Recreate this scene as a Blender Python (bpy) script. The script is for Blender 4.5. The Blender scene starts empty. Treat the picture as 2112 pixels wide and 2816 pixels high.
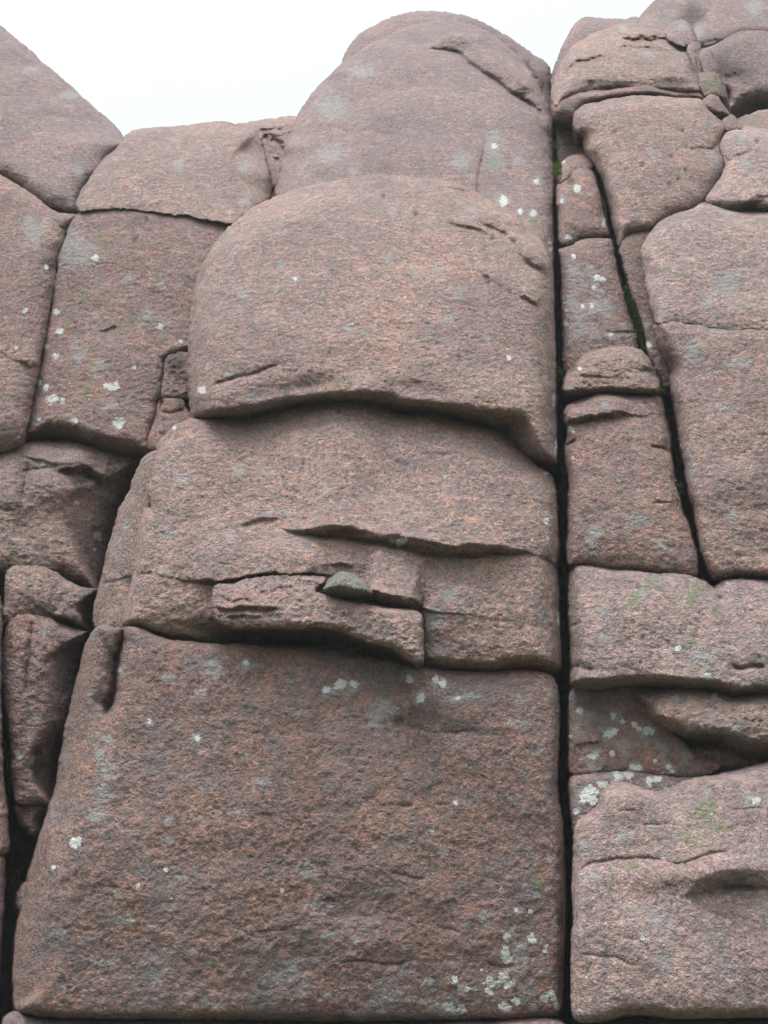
import bpy, math
import numpy as np

S = bpy.context.scene
C = S.collection
R = math.radians

# ------------------------------------------------------------------ camera
PITCH, CAM_H, FPX = R(28.0), 1.6, 2763.0      # focal length in pixels of the 2112 x 2816 photograph
cam_d = bpy.data.cameras.new('camera')
cam_d.sensor_fit = 'VERTICAL'
cam_d.sensor_height = 36.0
cam_d.lens = 36.0 * FPX / 2816.0
cam_d.clip_end = 6000.0
cam = bpy.data.objects.new('camera', cam_d)
cam.location = (0, 0, CAM_H)
cam.rotation_euler = (R(90) + PITCH, 0, 0)
C.objects.link(cam)
S.camera = cam

# ------------------------------------------------------------------ sky: an even white overcast
SUN_EL, SUN_AZ = R(68), R(-145)               # azimuth from +Y, clockwise; behind the camera to the left
world = bpy.data.worlds.new('World')
S.world = world
world.use_nodes = True
wt = world.node_tree
for n in list(wt.nodes):
    wt.nodes.remove(n)
def wn(t): return wt.nodes.new(t)
out = wn('ShaderNodeOutputWorld'); bg = wn('ShaderNodeBackground')
sky = wn('ShaderNodeTexSky'); sky.sky_type = 'NISHITA'; sky.sun_disc = False
sky.sun_elevation = SUN_EL; sky.sun_rotation = SUN_AZ; sky.dust_density = 4.0
hs = wn('ShaderNodeHueSaturation'); hs.inputs['Saturation'].default_value = 0.25
tc = wn('ShaderNodeTexCoord'); sp = wn('ShaderNodeSeparateXYZ')
rp = wn('ShaderNodeValToRGB')                 # cloud sheet, brightest round the hidden sun behind the camera
SD = (math.cos(SUN_EL) * math.sin(SUN_AZ), math.cos(SUN_EL) * math.cos(SUN_AZ), math.sin(SUN_EL))
dt = wn('ShaderNodeVectorMath'); dt.operation = 'DOT_PRODUCT'; dt.inputs[1].default_value = SD
mr = wn('ShaderNodeMapRange'); mr.inputs['From Min'].default_value = -1.0
for p_ in (0.5, 0.8, 0.9): rp.color_ramp.elements.new(p_)
for k_, (p_, v_) in enumerate(((0.0, 2.0), (0.5, 4.0), (0.8, 8.0), (0.9, 20.0), (1.0, 34.0))):
    rp.color_ramp.elements[k_].position = p_; rp.color_ramp.elements[k_].color = (v_ * .94, v_ * 1.02, v_ * 1.03, 1)
cn = wn('ShaderNodeTexNoise'); cn.inputs['Scale'].default_value = 1.6; cn.inputs['Detail'].default_value = 4
cr = wn('ShaderNodeMapRange'); cr.inputs['To Min'].default_value = 0.86; cr.inputs['To Max'].default_value = 1.14
cm = wn('ShaderNodeVectorMath'); cm.operation = 'SCALE'
mx = wn('ShaderNodeMixRGB'); mx.inputs['Fac'].default_value = 0.98
wt.links.new(tc.outputs['Generated'], dt.inputs[0]); wt.links.new(dt.outputs['Value'], mr.inputs['Value'])
wt.links.new(mr.outputs[0], rp.inputs['Fac'])
wt.links.new(tc.outputs['Generated'], cn.inputs['Vector']); wt.links.new(cn.outputs['Fac'], cr.inputs['Value'])
wt.links.new(rp.outputs[0], cm.inputs[0]); wt.links.new(cr.outputs[0], cm.inputs['Scale'])
wt.links.new(sky.outputs[0], hs.inputs['Color'])
wt.links.new(hs.outputs[0], mx.inputs[1]); wt.links.new(cm.outputs[0], mx.inputs[2])
wt.links.new(mx.outputs[0], bg.inputs['Color'])
bg.inputs['Strength'].default_value = 0.1
wt.links.new(bg.outputs[0], out.inputs['Surface'])

sun_d = bpy.data.lights.new('sun', 'SUN')
sun_d.energy = 2.3; sun_d.angle = R(22); sun_d.color = (1.0, 0.985, 0.97)
sun = bpy.data.objects.new('sun', sun_d)
sun.rotation_euler = (R(90) - SUN_EL, 0, -SUN_AZ + math.pi)
sun.rotation_euler = (math.pi / 2 - SUN_EL, 0, math.pi - SUN_AZ)
C.objects.link(sun)

S.view_settings.view_transform = 'Standard'
S.view_settings.look = 'None'
S.view_settings.gamma = 1.0
S.view_settings.exposure = 0.5
S.cycles.max_bounces = 6
S.cycles.diffuse_bounces = 4

# ------------------------------------------------------------------ materials
def granite(name, pink=(0.49, 0.262, 0.215), grey=(0.33, 0.29, 0.30), weather=0.35, rough=1.0):
    m = bpy.data.materials.new(name); m.use_nodes = True
    t = m.node_tree; N = t.nodes.new; L = t.links.new
    for n in list(t.nodes): t.nodes.remove(n)
    o = N('ShaderNodeOutputMaterial'); b = N('ShaderNodeBsdfPrincipled')
    b.inputs['Roughness'].default_value = 0.85
    b.inputs['Specular IOR Level'].default_value = 0.25
    L(b.outputs[0], o.inputs[0])
    tc = N('ShaderNodeTexCoord'); oi = N('ShaderNodeObjectInfo')
    add = N('ShaderNodeVectorMath'); add.operation = 'MULTIPLY_ADD'
    L(oi.outputs['Random'], add.inputs[0]); add.inputs[1].default_value = (37.0, 53.0, 71.0)
    L(tc.outputs['Object'], add.inputs[2])
    P = add.outputs[0]
    def mapn(sx, sy, sz, src=P, rot=(0, 0, 0)):
        q = N('ShaderNodeMapping'); q.inputs['Scale'].default_value = (sx, sy, sz)
        q.inputs['Rotation'].default_value = rot
        L(src, q.inputs[0]); return q.outputs[0]
    def noise(scale, detail=3.0, rough=0.55, src=P, dist=0.0):
        q = N('ShaderNodeTexNoise'); q.inputs['Scale'].default_value = scale
        q.inputs['Detail'].default_value = detail; q.inputs['Roughness'].default_value = rough
        q.inputs['Distortion'].default_value = dist
        L(src, q.inputs['Vector']); return q.outputs['Fac']
    def ramp(src, stops, interp='LINEAR'):
        q = N('ShaderNodeValToRGB'); q.color_ramp.interpolation = interp
        e = q.color_ramp.elements
        while len(e) < len(stops): e.new(0.5)
        for i, (p, c) in enumerate(stops):
            e[i].position = p
            e[i].color = (c, c, c, 1) if isinstance(c, (int, float)) else (*c, 1)
        L(src, q.inputs[0]); return q.outputs[0]
    def mix(f, a, c, mode='MIX'):
        q = N('ShaderNodeMixRGB'); q.blend_type = mode
        for s, v in ((0, f), (1, a), (2, c)):
            if isinstance(v, (int, float)): q.inputs[s].default_value = v if s == 0 else (v, v, v, 1)
            elif isinstance(v, tuple): q.inputs[s].default_value = (*v, 1)
            else: L(v, q.inputs[s])
        return q.outputs[0]
    def mth(op, a, c=0.0, clamp=False):
        q = N('ShaderNodeMath'); q.operation = op; q.use_clamp = clamp
        for s, v in ((0, a), (1, c)):
            if isinstance(v, (int, float)): q.inputs[s].default_value = v
            else: L(v, q.inputs[s])
        return q.outputs[0]
    # crystals: cells of feldspar, quartz and dark mica
    vo = N('ShaderNodeTexVoronoi'); vo.inputs['Scale'].default_value = 48.0; vo.inputs['Randomness'].default_value = 1.0
    L(mapn(1, 1, 0.85), vo.inputs['Vector'])
    sep = N('ShaderNodeSeparateColor'); L(vo.outputs['Color'], sep.inputs[0])
    dk = tuple(x * 0.26 for x in grey)
    pale = tuple(min(1, x * 1.45 + 0.05) for x in pink)
    cry = ramp(sep.outputs[0], [(0.0, dk), (0.14, tuple(x * 0.55 for x in grey)), (0.3, grey), (0.48, tuple(x * 0.8 for x in pink)),
                                (0.75, pink), (0.93, pale), (1.0, (0.55, 0.46, 0.41))])
    fine = noise(85.0, 4.0, 0.75)
    base = mix(0.48, cry, ramp(fine, [(0.28, dk), (0.46, tuple((a + c) / 2 for a, c in zip(pink, grey))), (0.6, pink), (0.75, pale)]))
    pit = noise(70.0, 3.0, 0.75, mapn(0.9, 1, 0.9))
    base = mix(mth('MULTIPLY', ramp(pit, [(0.38, 1.0), (0.48, 0.0)]), 0.6), base, tuple(x * 0.33 for x in grey))
    base = mix(mth('MULTIPLY', ramp(pit, [(0.58, 0.0), (0.66, 1.0)]), 0.6), base, pale)
    # weathering: broad cool-grey crust and warm brown patches
    w1 = noise(2.3, 5.0, 0.62, mapn(1, 1, 1.5), 0.4)
    base = mix(mth('MULTIPLY', ramp(w1, [(0.42, 0.0), (0.64, 1.0)]), weather), base, (0.285, 0.26, 0.27))
    w2 = noise(5.5, 5.0, 0.65, mapn(1, 1, 2.0))
    base = mix(mth('MULTIPLY', ramp(w2, [(0.5, 0.0), (0.72, 1.0)]), 0.3), base, (0.29, 0.155, 0.12))
    w3 = noise(21.0, 4.0, 0.7, mapn(1, 1, 1.2))
    base = mix(mth('MULTIPLY', ramp(w3, [(0.50, 0.0), (0.66, 1.0)]), 0.45), base, (0.15, 0.13, 0.13))
    w4 = noise(9.0, 5.0, 0.7, mapn(1, 1, 1.1), 0.3)
    base = mix(mth('MULTIPLY', ramp(w4, [(0.53, 0.0), (0.66, 1.0)]), 0.5), base, (0.20, 0.21, 0.225))
    w5 = noise(7.0, 4.0, 0.65, mapn(1, 1, 1.1))
    base = mix(mth('MULTIPLY', ramp(w5, [(0.52, 0.0), (0.7, 1.0)]), 0.4), base, pale)
    big_ = noise(0.9, 3.0, 0.5, mapn(1, 1, 0.8), 0.5)
    base = mix(0.8, base, ramp(big_, [(0.3, (0.78, 0.77, 0.80)), (0.5, (1.0, 1.0, 1.0)), (0.7, (1.18, 1.12, 1.08))]), 'MULTIPLY')
    # thin grey lichen crusts scattered everywhere
    g1 = noise(13.0, 5.0, 0.7, P, 0.6); g2 = noise(1.6, 2.0, 0.5)
    gg = mth('MULTIPLY', ramp(g1, [(0.60, 0.0), (0.66, 1.0)]), ramp(g2, [(0.42, 0.0), (0.6, 1.0)]))
    base = mix(mth('MULTIPLY', gg, 0.7), base, (0.41, 0.405, 0.41))
    # marks placed one by one (r white lichen, g green algae, b dark stain and painted shade of undersides and hollows, a grey-blue crust)
    at = N('ShaderNodeAttribute'); at.attribute_name = 'marks'
    s2 = N('ShaderNodeSeparateColor'); L(at.outputs['Color'], s2.inputs[0])
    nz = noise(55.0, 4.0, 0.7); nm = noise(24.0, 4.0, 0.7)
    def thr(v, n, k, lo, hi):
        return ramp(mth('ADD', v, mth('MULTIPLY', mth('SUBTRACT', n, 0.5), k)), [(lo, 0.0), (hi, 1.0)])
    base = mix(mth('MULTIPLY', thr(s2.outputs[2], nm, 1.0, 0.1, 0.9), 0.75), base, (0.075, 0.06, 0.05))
    base = mix(mth('MULTIPLY', thr(at.outputs['Alpha'], mth('ADD', mth('MULTIPLY', nm, 0.55), mth('MULTIPLY', nz, 0.45)), 4.2, 0.42, 1.2), 0.7), base, (0.44, 0.435, 0.44))
    base = mix(mth('MULTIPLY', thr(s2.outputs[1], nz, 3.6, 0.55, 1.1), 0.55), base, (0.20, 0.30, 0.12))
    base = mix(mth('MULTIPLY', thr(s2.outputs[0], nz, 1.9, 0.40, 0.65), 0.92), base, (0.82, 0.83, 0.80))
    L(base, b.inputs['Base Color'])
    # grain relief
    h1 = noise(95.0, 4.0, 0.7, mapn(1, 1, 0.85)); h2 = noise(26.0, 4.0, 0.65, mapn(0.9, 1, 1.0))
    hh = mth('ADD', mth('MULTIPLY', h1, 0.06 * rough), mth('MULTIPLY', h2, 0.11 * rough))
    hh = mth('ADD', hh, mth('MULTIPLY', pit, 0.05 * rough))
    bp = N('ShaderNodeBump'); bp.inputs['Strength'].default_value = 0.85; bp.inputs['Distance'].default_value = 1.0
    L(hh, bp.inputs['Height']); L(bp.outputs[0], b.inputs['Normal'])
    return m

M_ROSE = granite('rose_granite')
M_PALE = granite('pale_rose_granite', (0.57, 0.33, 0.275), (0.39, 0.35, 0.36), 0.3)
M_RED = granite('red_brown_granite', (0.41, 0.213, 0.16), (0.275, 0.245, 0.26), 0.5)
M_SKY_LIT = granite('sky_lit_rose_granite', (0.61, 0.38, 0.335), (0.45, 0.405, 0.42), 0.35)  # rose granite lightened for blocks that face the sky, light put into the colour
M_COOL = granite('cool_grey_granite', (0.47, 0.275, 0.25), (0.34, 0.32, 0.335), 0.45)
M_OLD = granite('rough_weathered_granite', (0.53, 0.32, 0.265), (0.36, 0.33, 0.32), 0.25, 1.4)
MATS = dict(sky_lit=M_SKY_LIT, rose=M_ROSE, pale=M_PALE, red=M_RED, cool=M_COOL, old=M_OLD)

def simple(name, c1, c2, scale, rough=0.95):
    m = bpy.data.materials.new(name); m.use_nodes = True
    t = m.node_tree; b = t.nodes['Principled BSDF']; b.inputs['Roughness'].default_value = rough
    b.inputs['Specular IOR Level'].default_value = 0.15
    n = t.nodes.new('ShaderNodeTexNoise'); n.inputs['Scale'].default_value = scale; n.inputs['Detail'].default_value = 6
    tc = t.nodes.new('ShaderNodeTexCoord'); t.links.new(tc.outputs['Object'], n.inputs['Vector'])
    r = t.nodes.new('ShaderNodeValToRGB')
    r.color_ramp.elements[0].position = 0.35; r.color_ramp.elements[0].color = (*c1, 1)
    r.color_ramp.elements[1].position = 0.65; r.color_ramp.elements[1].color = (*c2, 1)
    t.links.new(n.outputs['Fac'], r.inputs[0]); t.links.new(r.outputs[0], b.inputs['Base Color'])
    bp = t.nodes.new('ShaderNodeBump'); bp.inputs['Distance'].default_value = 0.02
    t.links.new(n.outputs['Fac'], bp.inputs['Height']); t.links.new(bp.outputs[0], b.inputs['Normal'])
    return m
M_MOSS = simple('moss', (0.02, 0.035, 0.01), (0.07, 0.11, 0.02), 60)
M_MOSS_BRIGHT = simple('bright_moss', (0.06, 0.10, 0.015), (0.19, 0.25, 0.04), 60)
M_GRASS = simple('moor_grass', (0.035, 0.05, 0.018), (0.09, 0.085, 0.035), 3)
M_CORE = simple('dark_core_rock', (0.045, 0.035, 0.03), (0.12, 0.085, 0.07), 9)  # rock behind the joints, coloured darker than the blocks

# ------------------------------------------------------------------ numeric helpers
rng = np.random.default_rng(7)
TAB = rng.random((64, 64, 64)).astype(np.float32)
def vnoise(p):
    """Smooth value noise in 0..1 at points p (n, 3)."""
    i = np.floor(p).astype(np.int64); f = (p - i).astype(np.float32); f = f * f * (3 - 2 * f)
    i &= 63; j = (i + 1) & 63
    x0, y0, z0 = i.T; x1, y1, z1 = j.T; fx, fy, fz = f.T
    def l(a, b, w): return a + (b - a) * w
    return l(l(l(TAB[x0, y0, z0], TAB[x1, y0, z0], fx), l(TAB[x0, y1, z0], TAB[x1, y1, z0], fx), fy),
             l(l(TAB[x0, y0, z1], TAB[x1, y0, z1], fx), l(TAB[x0, y1, z1], TAB[x1, y1, z1], fx), fy), fz)
def fbm(p, sc, octs=3, gain=0.5):
    a, s, tot = 1.0, 0.0, 0.0
    q = p * np.asarray(sc, dtype=np.float64)
    for k in range(octs):
        s = s + a * (vnoise(q + 17.3 * k) - 0.5) * 2; tot += a
        a *= gain; q = q * 2.03
    return s / tot

K = 700 / 1659
TILE = {'A': (0, 0), 'B': (700, 0), 'C': (1400, 0), 'D': (0, 700), 'E': (700, 700), 'F': (1400, 700),
        'G': (0, 1400), 'H': (700, 1400), 'I': (1400, 1400), 'J': (0, 2100), 'K': (700, 2100), 'L': (1400, 2100)}
def pts(s, nval=2):
    """'A 10,20 30,40 B 5,6' -> survey points; letters name the surveyed area of the cliff, W its whole, Z plain pixels."""
    o, k, res = (0, 0), K, []
    for w in s.split():
        if w in TILE: o, k = TILE[w], K
        elif w == 'W': o, k = (0, 0), 2112 / 1659
        elif w == 'Z': o, k = (0, 0), 1.0
        else:
            v = [float(x) for x in w.split(',')]
            res.append([o[0] + v[0] * k, o[1] + v[1] * k] + v[2:])
    return np.array([r + [0] * (nval - len(r)) for r in res]) if nval > 2 else np.array([r[:2] for r in res])
def chaikin(p, n=2, closed=True):
    for _ in range(n):
        q = np.roll(p, -1, 0) if closed else p[1:]
        a = p if closed else p[:-1]
        r = np.empty((len(a) * 2, p.shape[1])); r[0::2] = a * .75 + q * .25; r[1::2] = a * .25 + q * .75
        if not closed: r = np.vstack([p[:1], r, p[-1:]])
        p = r
    return p
def poly_dist(X, Y, P, closed):
    """distance to polyline, side (+ above when drawn left to right), position along it 0..1, inside flag"""
    n = len(P) if closed else len(P) - 1
    best = np.full(X.shape, 1e18, np.float32); sg = np.zeros(X.shape, np.float32); tt = np.zeros(X.shape, np.float32)
    nx = np.zeros(X.shape, np.float32); ny = np.zeros(X.shape, np.float32)
    ins = np.zeros(X.shape, bool)
    seg = np.linalg.norm(np.roll(P, -1, 0) - P, axis=1)[:n]; cum = np.concatenate([[0], np.cumsum(seg)])
    for i in range(n):
        a, b = P[i], P[(i + 1) % len(P)]; d = b - a; l2 = d @ d + 1e-9
        px = X - a[0]; py = Y - a[1]
        t = np.clip((px * d[0] + py * d[1]) / l2, 0, 1)
        ex = px - t * d[0]; ey = py - t * d[1]; q = ex * ex + ey * ey
        m = q < best
        best = np.where(m, q, best)
        if closed:
            nx = np.where(m, ex, nx); ny = np.where(m, ey, ny)
            if a[1] != b[1]:
                ins ^= ((a[1] > Y) != (b[1] > Y)) & (X < (b[0] - a[0]) * (Y - a[1]) / (b[1] - a[1]) + a[0])
        else:
            sg = np.where(m, -(d[0] * py - d[1] * px), sg)
            tt = np.where(m, (cum[i] + t * seg[i]) / cum[-1], tt)
    return np.sqrt(best), np.sign(sg), tt, ins, nx, ny
def blur(a, r, n=2):
    if r < 1: return a
    r = int(r)
    for _ in range(n):
        for ax in (0, 1):
            p = np.concatenate([np.repeat(a.take([0], ax), r + 1, ax), a, np.repeat(a.take([-1], ax), r, ax)], ax)
            c = np.cumsum(p, ax, dtype=np.float64)
            m = a.shape[ax]
            a = ((c.take(np.arange(2 * r + 1, 2 * r + 1 + m), ax) - c.take(np.arange(0, m), ax)) / (2 * r + 1)).astype(np.float32)
    return a
def pillow(inside):
    """smooth cushion 0..1 over a mask (membrane under even pressure)"""
    H, W = inside.shape; k = max(1, max(H, W) // 64)
    m = inside[::k, ::k]; m = np.pad(m, 1); h = np.zeros(m.shape, np.float32)
    for _ in range(900):
        h[1:-1, 1:-1] = (h[2:, 1:-1] + h[:-2, 1:-1] + h[1:-1, 2:] + h[1:-1, :-2]) * .25 + .01
        h[~m] = 0
    h = np.sqrt(np.maximum(h, 0) / max(h.max(), 1e-9))[1:-1, 1:-1]
    yi = np.linspace(0, h.shape[0] - 1, H); xi = np.linspace(0, h.shape[1] - 1, W)
    y0 = np.clip(np.floor(yi).astype(int), 0, max(h.shape[0] - 2, 0)); x0 = np.clip(np.floor(xi).astype(int), 0, max(h.shape[1] - 2, 0))
    fy = (yi - y0)[:, None]; fx = (xi - x0)[None]
    y1 = np.minimum(y0 + 1, h.shape[0] - 1); x1 = np.minimum(x0 + 1, h.shape[1] - 1)
    r = (h[np.ix_(y0, x0)] * (1 - fx) + h[np.ix_(y0, x1)] * fx) * (1 - fy) + (h[np.ix_(y1, x0)] * (1 - fx) + h[np.ix_(y1, x1)] * fx) * fy
    return blur(r.astype(np.float32), k, 2)
def ray(x, y):
    """unit sight line from the survey station for a surveyed bearing"""
    u = (x - 1056.0) / FPX; v = (1408.0 - y) / FPX
    cp, sp_ = math.cos(PITCH), math.sin(PITCH)
    d = np.stack([u, cp - v * sp_, sp_ + v * cp], -1)
    return d / np.linalg.norm(d, axis=-1, keepdims=True)
CAM = np.array([0, 0, CAM_H])
def smooth(t): t = np.clip(t, 0, 1); return t * t * (3 - 2 * t)

def finish(name, me, o3, mat, label, cat, group, kind, parent):
    me.materials.append(mat)
    ob = bpy.data.objects.new(name, me); C.objects.link(ob)
    if parent is not None:
        ob.parent = parent; ob.location = np.array(o3) - np.array(parent.location)
    else:
        ob.location = o3
    if label: ob['label'] = label
    if cat: ob['category'] = cat
    if group: ob['group'] = group
    if kind: ob['kind'] = kind
    return ob

# lines of the two joints that stand wide open: (x, y) surveyed along their middle
JOINTS = [np.array(v, float) for v in ([(1529, 380), (1530, 520), (1534, 900), (1541, 1120), (1547, 1400), (1554, 1740), (1548, 2100), (1567, 2400), (1561, 2820)],
          [(1643, 485), (1674, 603), (1716, 784), (1763, 928), (1815, 1071), (1853, 1248), (1902, 1442), (1936, 1577)])]
def open_joint(X, Y):
    r = 0
    for j_ in JOINTS:
        xc = np.interp(Y, j_[:, 1], j_[:, 0]); r = np.maximum(r, np.exp(-((X - xc) / 24) ** 2) * smooth((Y - j_[0, 1] + 40) / 60) * smooth((j_[-1, 1] + 40 - Y) / 60))
    return r
EDGE = 5.5
def block(name, label, outline, y0, lean=0.1, yaw=0.0, roll=(60, 60, 60, 60), deep=(.14, .14, .14, .14), bulge=0.0,
          mat='rose', cracks=(), lips=(), bumps=(), white=(), green=(), dark=(), grey=(), rough=1.0, step=3.0, wob=4.0,
          cat='granite block', group=None, kind=None, back=0.8, dive=0.45, sm=7, ref=None, parent=None, ch=2, pb=2.0, grow=3.0, wig=7, seal=(), blobs=(), pock=0.0, gully=0.0):
    """One block of the cliff: outline, plane it stands on, rounded arrises (top, right, bottom, left), joints, ledges."""
    O = chaikin(pts(outline), ch)
    x0, y0p = O.min(0) - EDGE - 4; x1, y1p = O.max(0) + EDGE + 4
    X, Y = np.meshgrid(np.arange(x0, x1, step), np.arange(y0p, y1p, step))
    X = X.astype(np.float32); Y = Y.astype(np.float32)
    d, _, _, ins, nx, ny = poly_dist(X, Y, O, True)
    sd = np.where(ins, d, -d)
    s = np.where(ins, 1.0, -1.0) / np.maximum(d, 1e-3)
    ux = nx * s; uy = ny * s           # points inward
    rays = ray(X, Y)
    wobble = fbm((CAM + rays * y0 * 1.2).reshape(-1, 3), (9, 9, 9), 3).reshape(X.shape)
    chip = fbm((CAM + rays * y0 * 1.2).reshape(-1, 3) + 5, (38, 38, 38), 2).reshape(X.shape)
    sd = sd + wobble * wob + chip * 3.2 + grow - 6.5 * open_joint(X, Y)
    lim = (sd < -EDGE) & (sd > -EDGE - 1.6 * step)     # pull the rim onto one clean line
    okv = sd > -EDGE - 1.6 * step; core = sd > -EDGE
    X = np.where(lim, X + ux * (-EDGE - sd), X); Y = np.where(lim, Y + uy * (-EDGE - sd), Y)
    sd = np.maximum(sd, -EDGE); rays = ray(X, Y)
    # plane y = y0 + lean (z - zc) + yaw (x - xc)
    cx, cy = (O.min(0) + O.max(0)) / 2; cy = min(max(cy, 0), 2816) if ref is None else ref; rc = ray(np.array(cx), np.array(cy)); tcn = y0 / rc[1]
    xc, zc = rc[0] * tcn, rc[2] * tcn
    T = (y0 - lean * zc - yaw * xc) / np.maximum(rays[..., 1] - lean * rays[..., 2] - yaw * rays[..., 0], 0.12)
    P = (CAM + rays * T[..., None])
    flat = P.reshape(-1, 3)
    wT = np.maximum(uy, 0) ** 2; wB = np.maximum(-uy, 0) ** 2; wL = np.maximum(ux, 0) ** 2; wR = np.maximum(-ux, 0) ** 2
    rr = wT * roll[0] + wR * roll[1] + wB * roll[2] + wL * roll[3] + 1e-3
    dd = wT * deep[0] + wR * deep[1] + wB * deep[2] + wL * deep[3]
    vary = fbm(flat + 50, (1.7, 1.7, 1.7), 2).reshape(X.shape)
    rr = rr * np.clip(1 + .7 * vary, .5, 1.6); dd = dd * np.clip(1 + .8 * np.roll(vary, 40, 1), .5, 1.6)
    for c in seal:                     # stretches where the joint has closed up: x, y, radius
        for q_ in pts(c, 3):
            g_ = 1 - .9 * np.exp(-(((X - q_[0]) ** 2 + (Y - q_[1]) ** 2) / q_[2] ** 2) ** 2)
            dd = dd * g_; rr = rr * (.25 + .75 * g_)
    q = np.clip(1 - np.maximum(sd, 0) / rr, 0, 1)
    pe = 2.0 + (pb - 2.0) * np.clip(wB * 1.5, 0, 1)
    drop = dd * (1 - np.maximum(1 - q ** pe, 0) ** (1 / pe))
    drop = blur(drop.astype(np.float32), sm / step)
    h = -drop
    if bulge: h = h + bulge * pillow(ins)
    warp = fbm(flat, (14, 14, 14), 2).reshape(X.shape)
    warp2 = fbm(flat + 31, (14, 14, 14), 2).reshape(X.shape)
    Xw = X + warp * wig; Yw = Y + warp2 * wig
    for c in cracks:                   # (points, half width px, depth m)
        Q = chaikin(pts(c[0]), 2, False)
        dc, _, tt, _, _, _ = poly_dist(Xw, Yw, Q, False)
        tp = np.clip(np.minimum(tt, 1 - tt) * 7 + (c[3] if len(c) > 3 else 0), 0, 1) ** .6
        h = h - c[2] * tp * np.exp(-(dc / c[1]) ** 1.3) * (1 + .35 * warp)
        h = h - .25 * c[2] * tp * np.exp(-(dc / (c[1] * 5)) ** 2)
    for c in lips:                     # (points, raise m, decay px, band px[, end keep])
        Q = chaikin(pts(c[0]), 2, False)
        dc, sg, tt, _, _, _ = poly_dist(Xw, Yw, Q, False)
        e = c[4] if len(c) > 4 else 0
        tp = np.clip(np.minimum(tt, 1 - tt) * 4 + e, 0, 1)
        tp = smooth(tp); band = np.maximum(c[3] * tp, 2.0)
        s1 = dc * sg
        u_ = np.clip(s1 / band, 0, 1); up = np.where(s1 < band, 1 - (1 - u_ ** 1.15) ** 1.35, np.exp(-np.maximum(s1 - band, 0) / c[2]))
        h = h + c[1] * tp * np.where(s1 > 0, up, 0) - c[1] * .3 * tp * np.exp(-(s1 / 7) ** 2)
    for c in bumps:                    # (point, rx, ry, tilt deg, height m)
        (bx, by), = pts(c[0]); a = R(c[3]); ex = (X - bx) * math.cos(a) + (Y - by) * math.sin(a); ey = -(X - bx) * math.sin(a) + (Y - by) * math.cos(a)
        h = h + c[4] * np.exp(-((ex / c[1]) ** 2 + (ey / c[2]) ** 2))
    big = fbm(flat, (1.1, 1.1, 1.5), 3); mid = fbm(flat + 9, (5, 5, 6.5), 3); fin = fbm(flat + 5, (24, 24, 30), 3, .75)
    if pock:
        pk = fbm(flat + 3, (11, 11, 14), 2); fin = fin - 3.0 * pock * np.maximum(np.abs(pk) * -1 + .18, 0)
    h = h + (0.05 * big + 0.013 * rough * mid + 0.013 * rough * fin).reshape(X.shape)
    if gully:
        h = h + gully * fbm(flat + 2, (.8, .8, 5), 3).reshape(X.shape)
    out_ = np.maximum(-sd, 0)
    h = h - np.clip(out_ / EDGE, 0, 1) ** .8 * dive - np.where(sd < 0, dd * .0, 0)
    P = CAM + rays * (T - h)[..., None]
    # faces
    ok = okv
    cell = ok[:-1, :-1] & ok[1:, :-1] & ok[:-1, 1:] & ok[1:, 1:] & (core[:-1, :-1] | core[1:, :-1] | core[:-1, 1:] | core[1:, 1:])
    H, W = X.shape; idx = np.arange(H * W).reshape(H, W)
    f = np.stack([idx[:-1, :-1], idx[1:, :-1], idx[1:, 1:], idx[:-1, 1:]], -1)[cell]
    pc = np.pad(cell, 1)
    sides = []
    e_top = cell & ~pc[:-2, 1:-1]; e_bot = cell & ~pc[2:, 1:-1]; e_l = cell & ~pc[1:-1, :-2]; e_r = cell & ~pc[1:-1, 2:]
    a = idx[:-1, :-1]; b = idx[1:, :-1]; c_ = idx[1:, 1:]; d_ = idx[:-1, 1:]
    for m, p, r_ in ((e_top, d_, a), (e_bot, b, c_), (e_l, a, b), (e_r, c_, d_)):
        sides.append(np.stack([r_[m], p[m]], -1))
    sides = np.vstack(sides)
    used = np.zeros(H * W, bool); used[f.ravel()] = True
    remap = -np.ones(H * W, int); remap[used] = np.arange(used.sum())
    V = P.reshape(-1, 3)[used]; f = remap[f]; sides = remap[sides]
    bset = np.unique(sides); bmap = -np.ones(len(V), int); bmap[bset] = len(V) + np.arange(len(bset))
    dirs = V[bset] - CAM; dirs /= np.linalg.norm(dirs, axis=1, keepdims=True)
    bd = dirs.copy(); bd[:, 2] *= .2; bd /= np.linalg.norm(bd, axis=1, keepdims=True)
    VB = V[bset] + (dirs * .5 + bd * .5) * back
    sf = np.stack([sides[:, 0], sides[:, 1], bmap[sides[:, 1]], bmap[sides[:, 0]]], -1)
    V = np.vstack([V, VB]); F = np.vstack([f, sf])
    o3 = V.mean(0); o3[2] = V[:, 2].min()
    me = bpy.data.meshes.new(name)
    me.vertices.add(len(V)); me.vertices.foreach_set('co', (V - o3).astype(np.float32).ravel())
    me.loops.add(F.size); me.loops.foreach_set('vertex_index', F.ravel().astype(np.int32))
    me.polygons.add(len(F)); me.polygons.foreach_set('loop_start', np.arange(0, F.size, 4, dtype=np.int32))
    me.polygons.foreach_set('loop_total', np.full(len(F), 4, np.int32))
    me.polygons.foreach_set('use_smooth', np.ones(len(F), bool))
    # marks
    mk = np.zeros((len(V), 4), np.float32)
    xs = X.ravel()[used]; ys = Y.ravel()[used]; nv = int(used.sum())
    mm = fbm(flat[used], (30, 30, 30), 2)
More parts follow.
